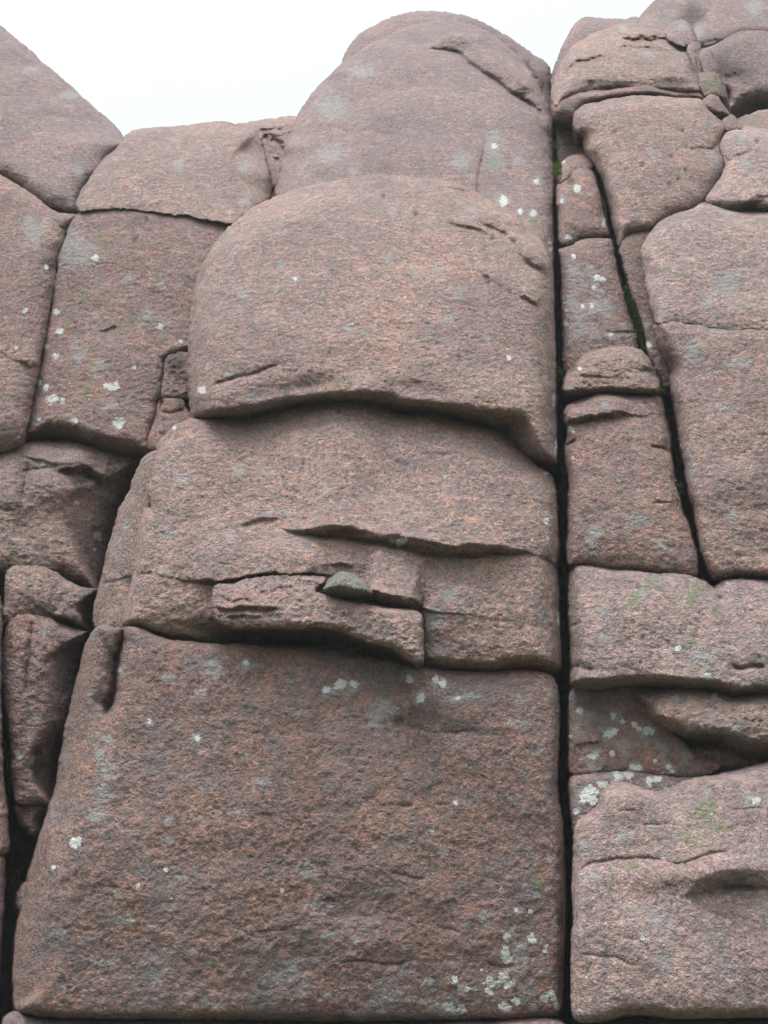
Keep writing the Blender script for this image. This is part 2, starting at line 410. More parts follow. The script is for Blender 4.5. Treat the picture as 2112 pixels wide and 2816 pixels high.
    for ch_, lst in enumerate((white, green, dark, grey)):
        for s_ in ([lst] if isinstance(lst, str) else lst):
            for q_ in pts(s_, 4):      # x, y, radius px, [squash]
                rx = q_[2]; ry = q_[2] * (q_[3] if q_[3] else 1.0)
                e = np.sqrt(((xs - q_[0]) / rx) ** 2 + ((ys - q_[1]) / ry) ** 2) + mm * .45
                mk[:nv, ch_] = np.maximum(mk[:nv, ch_], np.clip(1.25 - e, 0, 1))
    at = me.attributes.new('marks', 'FLOAT_COLOR', 'POINT'); at.data.foreach_set('color', mk.ravel())
    me.update(calc_edges=True)
    return finish(name, me, o3, MATS[mat] if mat in MATS else mat, label, cat, group, kind, parent)

GRP = 'granite blocks of the jointed cliff'

# ------------------------------------------------------------------ ground and the body of the hill behind the joints
def sheet(name, pts4, mat, kind):
    me = bpy.data.meshes.new(name); me.from_pydata([tuple(p) for p in pts4], [], [tuple(range(len(pts4)))]); me.update()
    return finish(name, me, (0, 0, 0), mat, None, None, None, kind, None)
sheet('ground', [(-350, -350, 0), (350, -350, 0), (350, 350, 0), (-350, 350, 0)], M_GRASS, 'structure')

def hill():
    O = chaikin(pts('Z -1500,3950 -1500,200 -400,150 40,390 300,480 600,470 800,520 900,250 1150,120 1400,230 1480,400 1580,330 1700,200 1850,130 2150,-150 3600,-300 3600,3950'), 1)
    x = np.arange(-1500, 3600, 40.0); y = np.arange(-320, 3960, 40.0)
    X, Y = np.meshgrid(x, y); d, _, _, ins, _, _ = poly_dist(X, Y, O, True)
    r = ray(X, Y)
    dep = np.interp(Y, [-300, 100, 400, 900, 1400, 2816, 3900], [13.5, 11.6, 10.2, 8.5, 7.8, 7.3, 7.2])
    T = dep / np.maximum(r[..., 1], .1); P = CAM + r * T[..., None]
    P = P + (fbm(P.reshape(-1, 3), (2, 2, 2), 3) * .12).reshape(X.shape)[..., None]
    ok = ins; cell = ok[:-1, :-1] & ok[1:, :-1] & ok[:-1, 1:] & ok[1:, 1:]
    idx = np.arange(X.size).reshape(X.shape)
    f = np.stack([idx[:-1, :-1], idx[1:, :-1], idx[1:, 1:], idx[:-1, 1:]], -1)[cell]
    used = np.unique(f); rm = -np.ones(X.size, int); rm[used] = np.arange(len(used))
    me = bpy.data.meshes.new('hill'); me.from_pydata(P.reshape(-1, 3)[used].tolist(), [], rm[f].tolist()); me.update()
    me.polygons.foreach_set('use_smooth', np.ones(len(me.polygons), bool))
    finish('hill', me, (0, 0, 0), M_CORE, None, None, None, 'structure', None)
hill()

# ------------------------------------------------------------------ the cliff, block by block
# --- left side
block('granite_boulder', 'big smooth sloping boulder leaning in from the top left against the sky',
  'Z -600,-260 -250,-90 A 0,190 60,235 180,330 260,410 380,515 480,600 560,680 650,750 730,830 775,890 800,930 745,985 690,1020 655,1070 625,1130 570,1190 525,1265 505,1340 490,1400 440,1392 340,1362 280,1325 220,1290 160,1235 80,1190 0,1150 Z -350,320 -650,260',
  7.3, .30, 0, (220, 90, 55, 60), (.75, .25, .45, .2), .25, mat='cool', ref=560, grey=['A 520,1120,20 540,1180,22 480,1290,20 210,450,35,.4 450,620,40,.4'], lips=[('A 0,235 50,262 95,300 150,330', .05, 40, 6)],
  cracks=[('A 370,560 440,620 520,690 600,740', 9, .010)], cat='boulder')
block('granite_block', 'dark broad block at the left edge under the sloping boulder with a pale lichen patch',
  'Z -650,330 -300,350 A 0,1155 90,1205 170,1255 250,1310 300,1360 340,1385 400,1400 470,1405 500,1412 460,1460 425,1500 418,1570 400,1620 378,1659 D 372,60 352,200 330,320 308,430 285,550 262,700 240,800 208,950 182,1080 160,1180 150,1240 60,1262 0,1290 Z -300,1330 -650,1300',
  6.95, .14, -.05, (60, 55, 70, 60), (.16, .2, .22, .2), .1, mat='rose',
  lips=[('D 110,690 165,722 250,742', .05, 60, 12, .4)],
  cracks=[('A 350,1440 380,1470 430,1500', 4, .03, .5), ('D 190,520 240,500 290,490', 3, .012)],
  grey=['A 200,1500,42 230,1560,38 190,1440,26 A 280,1470,20'], white=['D 165,365,11 300,85,9 105,605,7'], dark=['D 60,1150,60,.6 300,60,20 330,70,18'])
block('granite_block', 'squat rounded block on the skyline between the sloping boulder and the tall dome',
  'A 800,932 830,890 900,860 1050,845 1200,840 1330,815 1450,808 1540,830 B 0,862 30,930 60,1020 85,1130 100,1230 90,1300 50,1350 0,1400 A 1600,1420 1530,1462 1450,1450 1330,1425 1200,1398 1050,1388 950,1368 820,1358 700,1358 600,1362 530,1378 495,1345 515,1290 535,1235 600,1150 650,1060 720,985',
  7.10, .36, .02, (110, 150, 8, 30), (.50, .8, .02, .12), .1, ref=580, mat='pale', seal=['A 700,1360,60 1000,1380,70 1300,1420,50'],
  grey=['A 1170,1080,26', 'A 1600,1090,24 1600,1300,22'], bumps=[('B 0,950', 26, 60, 20, -.05)])
block('granite_block', 'ridged rock set back on the skyline beside the tall dome, left of its flank',
  'A 1480,850 1540,826 B 0,803 100,785 200,777 300,772 340,900 260,1200 200,1380 0,1420 A 1560,1430 1490,1200',
  8.3, .35, 0, (40, 30, 30, 40), (.3, .15, .15, .2), .1, mat='pale',
  lips=[('B 30,850 80,855 140,838 250,828', .05, 30, 6, .5), ('B 170,880 220,885 270,850', .04, 20, 6, .5)],
  cracks=[('B 60,880 140,1000 200,1090', 13, .20, .6), ('B 20,1080 60,1200 90,1260 140,1250', 14, .20, .5), ('B 120,900 180,960 215,990', 8, .15, .4)])
block('granite_slab', 'tall lichen-spotted slab left of the two big bulging blocks, pale patch at its corner',
  'A 560,1372 700,1362 820,1362 950,1374 1050,1394 1200,1404 1330,1430 1450,1456 1530,1475 1560,1600 D 1370,100 1340,300 1330,500 1320,700 1240,700 1075,760 1062,900 1058,945 1040,985 1025,1060 990,1140 968,1200 965,1260 985,1290 940,1335 850,1312 760,1300 690,1287 560,1240 400,1226 162,1228 172,1150 196,1050 226,920 256,780 282,640 311,470 340,330 362,200 385,80 372,20 A 395,1625 432,1560 434,1490 470,1430',
  6.95, .10, 0, (26, 24, 62, 30), (.03, .10, .60, .10), .06, mat='rose', pb=1.3, seal=['A 700,1360,60 1000,1380,70 1300,1420,60'],
  cracks=[('D 1060,800 1055,860 1050,920', 3, .02), ('D 390,70 440,72 480,80', 2, .012)], lips=[('D 640,500 690,502 740,478 770,470', .03, 12, 5, .3)],
  bumps=[('D 1060,1000', 22, 50, -15, -.06)],
  grey=['A 480,1590,55,.8 520,1620,60,.7 600,1640,40 450,1520,26', 'D 430,30,60,.5 520,30,50,.6 840,150,34,.6 1060,200,20 1170,190,18 620,385,16 950,400,34 510,650,32 490,590,24 650,740,34 560,1170,26 720,980,28 1060,460,36,.7 790,310,16 400,500,18 300,860,14 480,1085,17'],
  white=['D 365,375,12 360,660,16,.8 390,500,13 300,600,8 330,950,16 350,940,14 405,950,9 720,860,24,.6 750,855,15 875,732,8 780,1090,21,.8 770,1100,18 1180,570,9 1055,715,10 300,865,10 255,835,9 1050,470,12 620,20,12 485,1085,12 255,1075,6'],
  green=['A 650,1530,18 690,1590,14 680,1630,18 D 530,270,24 695,290,20 1035,95,12 905,15,14 800,250,12 600,730,16 545,1000,8 830,490,18 700,690,10 560,890,22 430,440,24', 'D 800,490,20 590,840,18'],
  dark=['A 955,1425,9 880,1555,11'])
block('granite_block', 'small crumbly block wedged at the left foot of the upper bulging block',
  'D 1090,655 1160,640 1260,655 1290,760 1290,930 1185,942 1120,945 1050,940 1058,880 1070,790', 6.78, .1, 0, (14, 20, 14, 10), (.05, .05, .06, .04), .02, mat='red', rough=2.2, wob=7, dark=['D 1150,700,40'])
block('wedged_stone', 'reddish leaning stone under the crumbly block, left of the crack beneath the upper bulge',
  'D 1056,938 1120,942 1185,936 1195,975 1205,1015 1290,1085 1210,1130 1130,1190 1080,1260 1030,1290 975,1268 968,1215 985,1150 1020,1080 1038,1000', 6.72, .05, 0, (14, 14, 16, 16), (.06, .05, .08, .08), .03, mat='red',
  cracks=[('D 1040,1030 1100,1032 1150,1030 1200,1012', 4, .03, .4)], white=['D 1035,1250,8'], dark=['D 1170,950,14'], cat='stone')
block('wedged_stone', 'small angular stone jammed between the leaning stone and the upper bulge',
  'D 1190,955 1262,950 1285,1085 1250,1060 1205,1015', 6.85, 0, 0, (10, 8, 8, 8), (.04, .04, .04, .04), 0, mat='red', cat='stone')
block('granite_block', 'knobbly block in the lower left, rounded top with a dark hollow under it',
  'Z -600,1240 -250,1225 D 0,1285 60,1247 150,1226 300,1219 500,1232 600,1248 680,1278 780,1308 880,1322 955,1338 925,1385 895,1460 855,1550 818,1640 G 790,15 765,110 735,190 705,330 685,420 665,500 640,545 590,538 540,520 480,502 430,470 390,440 330,418 200,408 90,405 0,405 Z -300,1580 -600,1560',
  6.64, .14, .3, (60, 190, 50, 40), (.26, .7, .4, .16), .1, mat='old', rough=1.2, pock=.5, seal=['G 60,405,60 160,405,70 260,410,50'],
  lips=[('D 0,1290 100,1290 170,1320 260,1360 360,1372 450,1362 560,1368 620,1390', .03, 30, 8), ('D 370,1415 450,1420 560,1420 640,1470 700,1500', .13, 60, 20, .1)],
  bumps=[('D 640,1400', 40, 110, 25, -.07), ('D 330,1500', 80, 55, 0, .10), ('D 80,1500', 36, 90, 0, .07), ('D 30,1600', 60, 60, 0, .05), ('G 120,250', 90, 60, 10, .04)],
  cracks=[('D 175,1350 172,1450 160,1560 150,1620', 7, .045), ('D 130,1420 180,1415 280,1390 380,1375', 4, .03), ('G 0,5 40,12 70,5', 4, .03, .5)],
  white=['G 635,170,15 650,200,9 615,262,6 D 500,1620,10'], grey=['D 590,1490,16 G 130,380,18'], dark=['G 280,240,10 D 430,1390,40,.5 600,1430,50', 'G 30,380,40'])  # larger dark marks paint shade into the hollow and the left-hand hole
block('granite_block', 'narrow block of the lower left column, between the knobbly and the long grooved one',
  'G 90,372 200,378 320,398 400,445 440,478 500,505 560,528 650,535 640,600 622,680 608,760 600,800 560,800 520,785 450,757 380,742 320,722 200,714 100,718 50,760 22,780 22,700 36,600 44,480 50,420',
  6.57, .08, .32, (12, 150, 30, 30), (.06, .6, .25, .10), .06, mat='old', rough=1.3, seal=['G 110,405,60 220,405,60 110,715,50 220,715,60 310,720,30'],
  bumps=[('G 250,560', 60, 50, 0, .05), ('G 520,680', 40, 70, 0, -.06)], lips=[('G 330,700 380,742 450,757 540,790', .08, 50, 14, .4)], white=['G 40,650,6 25,750,6'], dark=['G 600,600,40,1.4 480,730,50,.4'])  # dark marks paint shade down the right side and under the lower lip
block('granite_block', 'long narrow block at the bottom of the left column, grooved down its middle',
  'G 50,760 100,694 200,690 315,708 380,750 450,768 520,792 600,812 575,870 552,960 522,1080 485,1220 452,1350 422,1500 402,1640 J 384,60 370,180 342,262 290,262 180,262 100,255 88,150 70,0 G 84,1640 70,1500 50,1350 22,1200 14,1000 20,850',
  6.50, .06, .34, (14, 140, 16, 30), (.05, .65, .06, .12), .07, mat='rose', rough=1.3, seal=['G 120,725,50 230,722,60 320,725,30 J 130,262,30'],
  cracks=[('G 205,730 200,850 185,950 175,1080 160,1210', 5, .045)], bumps=[('G 110,1000', 34, 160, 2, .04), ('G 280,900', 50, 120, 5, .04), ('G 240,1580', 10, 14, 0, -.08)],
  white=['G 110,1590,12 130,1620,8'], grey=['G 300,800,20 320,1020,12 215,1380,26,1.2'], dark=['G 450,1150,70,2 400,1500,70,1.5 240,1640,36'])  # shade of the right half is coloured in through the dark marks
block('wedged_stone', 'dark tapering stone closing the foot of the left column above the deep hole',
  'J 98,262 180,268 342,268 322,340 300,400 262,470 200,470 150,425 110,350', 6.55, .0, .3, (14, 60, 26, 16), (.06, .25, .14, .06), .04, mat='rose', seal=['J 130,262,36'], white=['J 200,440,12'], dark=['J 280,360,30'], cat='stone')
block('granite_slab', 'sliver of pinkish slab cut by the left edge of the picture, the longer upper one',
  'Z -700,1560 -60,1560 G -30,470 8,700 -5,900 -5,1200 8,1659 J 14,100 34,300 46,450 46,570 20,588 -10,592 Z -700,2350', 6.2, .0, 0, (30, 20, 14, 30), (.1, .1, .06, .1), .03, mat='rose')
block('granite_slab', 'lowest sliver of pinkish slab at the left edge, below the short joint',
  'Z -700,2370 J -10,612 22,612 22,700 14,850 8,960 -15,1200 -25,1659 Z -30,3200 -100,3900 -700,3900', 6.2, .0, 0, (14, 20, 30, 30), (.06, .1, .1, .1), .03, mat='pale')
block('wedged_stone', 'small flake standing in the dark chimney against the great lower slab',
  'J 150,800 180,780 200,860 160,980 110,950 120,850', 6.35, 0, 0, (10, 10, 10, 10), (.05, .05, .05, .05), .02, mat='rose', cat='stone')

# --- centre: dome, bulging blocks, great slab
block('granite_dome', 'hindmost shell of the tall dome, its highest rounded top against the sky',
  'B 590,415 598,360 650,280 720,215 830,160 930,115 1050,93 1200,90 1300,105 1420,135 1520,180 1600,225 1659,262 C 50,298 120,350 200,400 238,430 252,470 262,520 275,600 285,700 200,900 0,900 B 1200,700 700,600',
  10.3, .05, 0, (70, 60, 30, 40), (.4, .35, .1, .25), .1, mat='cool', ref=150, wig=3,
  cracks=[('C 0,330 60,380 120,470 200,590 245,680', 16, .12, .4), ('C 100,420 160,480 215,570 270,690', 12, .10, .5)], cat='dome')
block('granite_dome', 'tall smooth dome behind the upper bulging block, dark ledge on its right shoulder',
  'B 130,1420 145,1290 160,1190 190,1070 232,930 270,825 300,752 345,688 400,612 470,530 550,452 600,412 700,345 800,285 880,250 960,205 1060,175 1200,152 1320,158 1450,190 1560,250 1659,330 C 60,380 120,470 180,580 235,680 272,790 277,870 285,950 291,1050 297,1150 296,1230 283,1350 290,1450 292,1550 292,1800 0,1800 B 800,1700 130,1659',
  7.2, .36, 0, (190, 110, 40, 200), (.8, .35, .1, .7), .35, mat='cool', ref=560,
  lips=[('B 1060,318 1180,325 1290,335 1345,355 1378,400 1450,457 1560,512 1659,603 C 80,640 160,700 230,760 280,810', .42, 130, 48, 0), ('C -20,330 60,400 120,480 180,580 230,650 280,720', .30, 60, 28, .2),
        ('C 185,780 215,840 250,890 285,930', .14, 40, 18, .4)], wig=2,
  cracks=[('B 1508,900 1495,980 1475,1080 1458,1160 1455,1290', 4, .06, .4), ('B 1370,560 1450,620 1505,700 1515,800 1500,900', 8, .018), ('B 625,640 635,720 650,800', 4, .01)],
  bumps=[('B 1659,1000', 70, 160, 0, -.05)], grey=['B 1560,900,30 1570,1050,34 1600,1300,26 1560,980,26', 'C 60,1050,26 190,1180,22 70,1370,18 150,1390,18', 'B 700,470,50,.6 500,700,60 1350,1050,40 500,1000,60,.5', 'B 340,1150,16 640,1120,16'],
  white=['C 160,1390,12 75,1375,9 180,1180,10 265,1580,9 270,1620,9 B 1620,1310,18 1560,950,10'], green=['C 170,1450,16 45,1290,10 90,1430,10', 'B 1380,700,10 1560,1060,26', 'C 215,960,8'],
  cat='dome')
block('granite_block', 'upper of the two big bulging blocks in the middle, overhanging a long curved dark crack',
  'D 1285,1110 1262,1040 1256,950 1250,850 1243,700 1245,500 1262,330 1292,180 1332,80 A 1385,1630 1420,1575 1470,1515 1515,1470 1600,1410 B 0,1365 100,1320 200,1280 290,1235 390,1205 500,1190 600,1170 700,1152 780,1139 900,1147 1050,1165 1200,1176 1300,1202 1400,1242 1500,1290 1600,1350 C 0,1388 60,1440 110,1492 165,1530 205,1575 240,1630 F 270,25 285,120 291,250 294,350 297,480 299,600 303,700 301,850 303,950 311,1080 316,1200 318,1330 312,1385 240,1405 150,1400 60,1300 0,1235 E 1600,1190 1500,1160 1300,1120 1100,1075 900,1065 800,1020 600,990 400,995 200,1040 0,1095 D 1500,1105',
  6.06, .26, .03, (190, 80, 44, 120), (.70, .36, .9, .42), .28, ref=1100, pb=1.15, wig=3, mat='pale', sm=10,
  lips=[('B 980,1188 1060,1193 1130,1196', .03, 20, 5, .3), ('B 1200,1210 1290,1238 1400,1268 1470,1340 1560,1400 1659,1465 C 60,1500 110,1560', .13, 90, 34, 0), ('B 1400,1400 1470,1455 1560,1500 1659,1540 F 70,10 130,65 230,128 280,180', .13, 90, 34, 0),
        ('B 1200,1440 1330,1475 1430,1495 1540,1530', .05, 40, 9), ('F 60,275 120,300 190,340', .05, 40, 10), ('E 1400,90 1500,150 1659,240', .02, 40, 8)],
  cracks=[('D 1370,862 1440,832 1530,805 1659,780 E 80,742 180,715', 5, .035), ('F 205,120 240,250 255,380 290,480', 5, .03)],
  bumps=[('E 750,860', 60, 40, 0, .05), ('E 350,860', 90, 24, -8, -.05), ('E 1050,890', 110, 26, 10, -.04), ('D 1400,900', 70, 22, -10, .04)],
  grey=['D 1580,260,22 1500,770,26,.6 E 170,75,18 265,155,18 1060,110,26 1190,90,20 880,45,18 1320,260,22 1250,420,34,.6 605,480,16 720,530,16 1510,540,16 1210,310,14', 'B 900,1380,18 1400,1360,26,.6', 'F 450,150,10'],
  white=['D 1315,880,13 E 265,155,9 F 0,670,10 295,940,7,4 305,1250,5,6'], green=['F 150,570,18 45,600,12 145,810,22,.7 215,1000,14 180,270,12 105,480,12 E 1475,600,10 1020,610,8 190,240,10', 'F 225,1085,8'],
  dark=['E 485,635,7 1185,575,8 1330,662,11 1510,145,10 1520,180,8 1659,240,10', 'B 840,1275,8 1050,1390,9 1548,1545,9'])
block('granite_block', 'lower bulging block in the middle, cracked across and holding the grey-green knob',
  'D 1000,1659 960,1560 990,1440 1015,1370 1035,1290 1050,1235 1108,1172 1155,1120 1230,1090 1300,1080 1500,1080 1659,1074 E 0,1066 80,1042 180,1018 300,993 430,968 480,960 560,966 650,972 720,968 770,976 820,1000 860,1025 930,1048 990,1062 1060,1052 1110,1040 1190,1050 1210,1072 1300,1092 1420,1125 1560,1145 1659,1195 F 60,1265 100,1312 165,1385 235,1408 280,1442 302,1505 312,1570 316,1659 I 325,120 326,300 312,370 318,425 325,520 326,650 336,780 346,900 346,1000 338,1062 240,1052 120,1040 0,1036 H 1600,1066 1500,1062 1300,1050 1100,1026 980,1015 880,985 780,965 650,945 400,905 150,895 0,885 G 1500,890 1400,884 1300,876 1200,862 1050,842 960,805 880,778 800,770 812,680 835,600 855,520 872,455 882,350 900,200 920,80 940,0',
  5.95, .12, .02, (80, 60, 30, 34), (.10, .24, .30, .18), .20, ref=1800, pb=1.4, seal=['D 1010,1450,70'], mat='pale',
  lips=[('H -100,108 0,88 90,78 160,70', .025, 40, 8, .3), ('H 165,120 240,160 400,177 540,178 640,190 760,218 850,235 930,245 1050,268 1180,300 1300,312 1430,300 1560,290 I 0,292 100,290 200,300', .17, 110, 34, .1),
        ('G 1230,465 1320,480 1400,484 1510,482 1570,462 1659,452 H 0,448 130,436 300,436 400,430 480,432', .09, 60, 8, .3), ('H 490,365 560,365 640,375', .03, 20, 6, .3),
        ('H 700,590 760,600 860,620 960,640 1085,655', .2, 80, 30, .3)        ],
  cracks=[('G 1000,415 930,425 880,440', 3, .02), ('H 1083,400 1085,500 1084,580', 2.5, .012), ('H 1088,570 1088,660 1094,800 1096,900 1096,1010', 5, .06, .5), ('E 1080,1305 1200,1300 1300,1302', 2.5, .012), ('E 1190,1060 1196,1110', 5, .02),
          ('I 235,320 300,375 320,400', 8, .06, .6), ('I 330,180 300,190', 4, .03)],
  bumps=[('H 120,960', 1, 1, 0, 0), ('E 560,1400', 70, 170, 5, .07), ('H 250,300', 260, 60, 0, .07), ('H 1350,700', 150, 110, 0, .04), ('E 880,1450', 110, 130, 10, -.06), ('H 250,850', 240, 36, 3, -.42), ('H 800,930', 90, 22, 20, -.30), ('H 800,120', 50, 22, 20, -.04)],
  grey=['E 1240,1450,12 470,1525,22 120,1430,22,.7 40,1400,22', 'G 1100,150,30 1500,190,20 1060,400,26,.6 880,470,16 960,355,12', 'H 200,15,22,.6 1300,560,60,.6 1150,700,50,.8 1200,920,34 1130,830,26 100,30,30,.4', 'D 1190,1460,36,.7 1560,1410,22', 'H 900,90,14', 'I 840,70,1'],
  white=['H 960,215,17,.7 945,225,12 985,205,10', 'I 245,80,8,1.6 255,190,6,1.5 150,195,6', 'I 318,720,7,4 E 1240,1448,7', 'F 240,1425,11,.5', 'D 1135,1130,9'], green=['E 655,1145,10 1370,1190,10 1490,1250,12 600,1070,8', 'I 220,540,20,.6'],
  dark=['H 300,880,200,.1 G 1500,850,60,.4', 'E 555,1022,6 615,1080,5 185,1450,6', 'H 600,140,60,.25'])  # broad dark marks put the shade under the ledges into the colour
knob_parent = bpy.data.objects['granite_block.007'] if 'granite_block.007' in bpy.data.objects else None
knob_parent = [o for o in C.objects if o.get('label', '').startswith('lower bulging block')][0]
block('stone_knob', 'grey-green knob in a shallow socket', 'H 455,540 475,490 520,435 570,412 620,430 680,455 730,500 775,570 730,590 700,612 640,620 580,600 510,575', 5.60, .3, 0, (22, 20, 46, 22), (.07, .06, .40, .06), .06, pb=1.2,
  mat=granite('grey_green_stone', (0.37, .33, .28), (.30, .32, .29), .5, 1.6), parent=knob_parent, dark=['H 590,590,34,.4'], dive=.2, back=.3, wob=2)  # dark mark puts the knob's underside shade into its colour
block('granite_flake', 'angular slab projecting from the lower bulging block, right under the grey-green knob',
  'G 1385,610 1395,505 1440,490 1510,486 1570,466 1659,457 H 0,453 130,441 300,441 430,438 480,455 400,500 380,548 440,560 520,580 620,612 720,622 850,642 960,655 1083,668 1086,800 1088,900 1090,1012 1000,972 930,922 850,882 760,858 680,834 600,800 560,784 450,768 300,766 150,768 0,772 G 1600,772 1520,764 1450,748 1400,705',
  5.66, .14, -.05, (14, 8, 9, 22), (.10, .03, .04, .16), .03, mat='pale', ref=1725, pb=1.3, rough=1.6, wob=6, back=.25, dive=.30, seal=['G 1400,520,50 1390,600,50 1400,690,30 H 200,445,80 H 0,455,60'],
  lips=[('G 1400,640 1480,665 1560,652 1659,655 H 60,655 150,645', .05, 25, 9, .3), ('G 1440,700 1540,706 1659,700 H 80,690', .025, 20, 6), ('G 1430,560 1500,600 1600,590 1659,600', .02, 20, 6)], gully=.02, cat='granite slab')
block('granite_slab', 'narrow side slab stepping down the left flank of the lower bulging block',
  'D 1045,1275 960,1322 925,1372 895,1450 860,1540 822,1625 G 790,0 765,110 727,240 697,370 668,490 640,560 622,640 608,750 640,772 700,768 790,790 830,760 850,600 890,470 900,350 920,200 950,60 D 1000,1600 1040,1450 1080,1300', 6.20, .08, -.8, (20, 14, 10, 34), (.06, .08, .03, .14), .02, mat='old', ref=1600,
  cracks=[('G 640,500 700,480 780,455 860,450', 4, .025, .4), ('G 720,250 800,240 880,260', 3, .012)], dark=['G 850,470,20,1.4'], grey=['G 820,110,22 770,220,18'])
block('granite_slab', 'great brown-red slab filling the lower middle, white lichen rings near its bottom right corner',
  'G 590,850 640,772 700,768 790,795 830,772 900,776 960,806 1050,846 1200,864 1400,886 1500,892 H 0,890 150,898 400,908 650,948 780,968 880,990 980,1018 1100,1030 1300,1054 1500,1066 1600,1070 I 0,1050 130,1055 240,1070 295,1105 325,1170 331,1300 332,1450 325,1659 L 317,60 314,150 328,280 350,360 360,480 368,620 374,760 376,900 373,1000 368,1150 363,1300 358,1500 352,1645 200,1640 0,1655 K 1250,1660 800,1672 400,1675 0,1662 J 640,1655 500,1650 300,1648 200,1635 120,1605 92,1560 92,1400 96,1280 112,1100 132,960 168,800 218,640 258,520 298,385 340,270 372,160 386,50 G 400,1640 430,1480 462,1330 495,1180 532,1060 560,930',
  5.95, -.02, .03, (24, 26, 22, 150), (.10, .10, .12, .42), .13, mat='red', rough=.85, gully=.010,
  cracks=[('G 800,795 785,880 755,990 742,1090 738,1190 715,1270 690,1325', 10, .22, .3), ('K 540,1300 600,1290 680,1275 780,1298 880,1305 1000,1285 1050,1270', 4, .014), ('K 890,715 960,720 1040,745 1110,750', 5, .016), ('K 1180,1070 1280,1090 1360,1095', 4, .01),
          ('K 1500,1290 1580,1330 1659,1325 L 60,1310', 4, .012), ('J 620,790 700,800 780,808', 3, .010), ('J 780,1100 850,1085 920,1095', 3, .010), ('H 900,1385 1000,1410 1200,1470 1400,1440', 3, .008), ('H 550,1360 640,1358 700,1355', 2.5, .01), ('K 960,275 1040,275', 4, .012), ('J 450,1060 560,1080 660,1070', 3, .008), ('K 470,890 540,905', 3, .012), ('K 0,1100 200,1080 320,1040', 3, .008)],
  bumps=[('G 600,1000', 40, 120, 15, .05), ('G 680,1250', 30, 60, 10, -.05), ('K 800,950', 160, 40, 5, -.012), ('K 900,1150', 200, 30, 0, .012), ('H 1100,1300', 120, 34, 20, -.012)],
  grey=['H 480,1190,26 590,1150,40,.6 640,1170,30 810,1340,56,.7 850,1300,40 780,1410,36,.5 1080,1220,34 1180,1140,40,.8 1010,1100,26,1.3 880,1010,44,.6 1300,1240,36,.5 1400,1220,30,.6 220,1110,20,.6 1000,1060,30',
        'G 790,1050,22 970,1390,22 1280,1500,22 1600,1020,24 1400,1040,40 700,1500,26 650,1600,26 1100,1100,30,.6 1310,1200,26 1600,1600,18', 'J 640,350,26,1.4 700,40,40 680,200,30 490,520,1 1540,310,28 1100,360,20 1110,500,18 1110,960,18,1.6 800,1010,46,.7 400,1120,34,.5 1170,750,30,.5 640,1300,30,.6 730,1290,24 1000,1370,50,.7 1400,1560,40,.6 760,850,30,.5',
        'K 340,690,34 390,930,44,.6 240,1340,52,.7 110,1400,40,.6 300,1480,30 470,1500,30,.5 830,1560,50,.7 650,1640,40,.6 1250,1600,60,.5 480,1120,36,.5 640,1180,26 1290,1300,26,.6 1140,1430,26 70,1180,30,.5 1220,570,22 1160,440,16 1300,255,10 1500,1000,26 50,130,40,.6 1000,1200,30,.5',
        'L 270,620,18 160,650,24,.6 120,815,18 180,855,14 70,1200,34,1.2 90,1280,30 40,1350,26 10,1120,20 120,1500,40,.9 130,1440,30 0,1420,20 200,1360,10 60,970,20 150,1600,24', 'I 200,1570,26 70,1240,22,.6 280,1210,16', 'I 60,1400,40,.4'],
  white=['K 1305,1412,13 1340,1462,15,.9 1385,1468,13 1440,1470,15,.7 1540,1420,26,.8 1520,1478,12 1545,1492,11 1630,1580,18 1480,1347,6 1640,1220,16 1640,1120,12 1620,1400,24 1659,1440,20 1270,1590,20,.7 1340,1600,16 1640,1270,16',
         'L 150,1140,16 165,1145,13 245,1190,9,.8 235,1225,8 50,1543,21,.9 230,1530,16 270,1500,18,.7 310,1570,13,1.3 290,1530,14 140,965,9 50,960,7 5,1270,9 0,1590,9',
         'J 490,515,18 1080,685,10 510,500,12 900,790,9 350,680,9 1115,880,4', 'H 560,1150,18 650,1140,14 470,1180,12 1080,1235,16 1180,1110,15 1220,1140,13 1010,1110,12,1.4 1330,1230,15,.4', 'G 970,1380,11 1285,1500,12 1600,1000,10 780,1050,10', 'K 180,825,8 450,1047,6 1165,440,7 1310,255,9'],
  green=['K 1083,610,11 1230,550,9 20,590,8 40,1195,10', 'L 222,828,6 185,938,9 180,770,22', 'K 1500,80,1'],
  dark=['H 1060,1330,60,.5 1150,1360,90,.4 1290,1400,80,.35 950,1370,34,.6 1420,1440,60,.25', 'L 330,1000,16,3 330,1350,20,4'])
block('granite_block', 'buried block whose top edge just shows under the great middle slab',
  'J -10,1700 110,1612 180,1650 300,1662 600,1672 K 0,1685 800,1690 1300,1680 L 0,1670 200,1660 370,1672 380,1800 Z 1560,3400 1570,3950 -60,3950 -40,3200', 5.95, .0, 0, (60, 40, 40, 40), (.25, .1, .1, .1), .05, mat='cool', step=6)

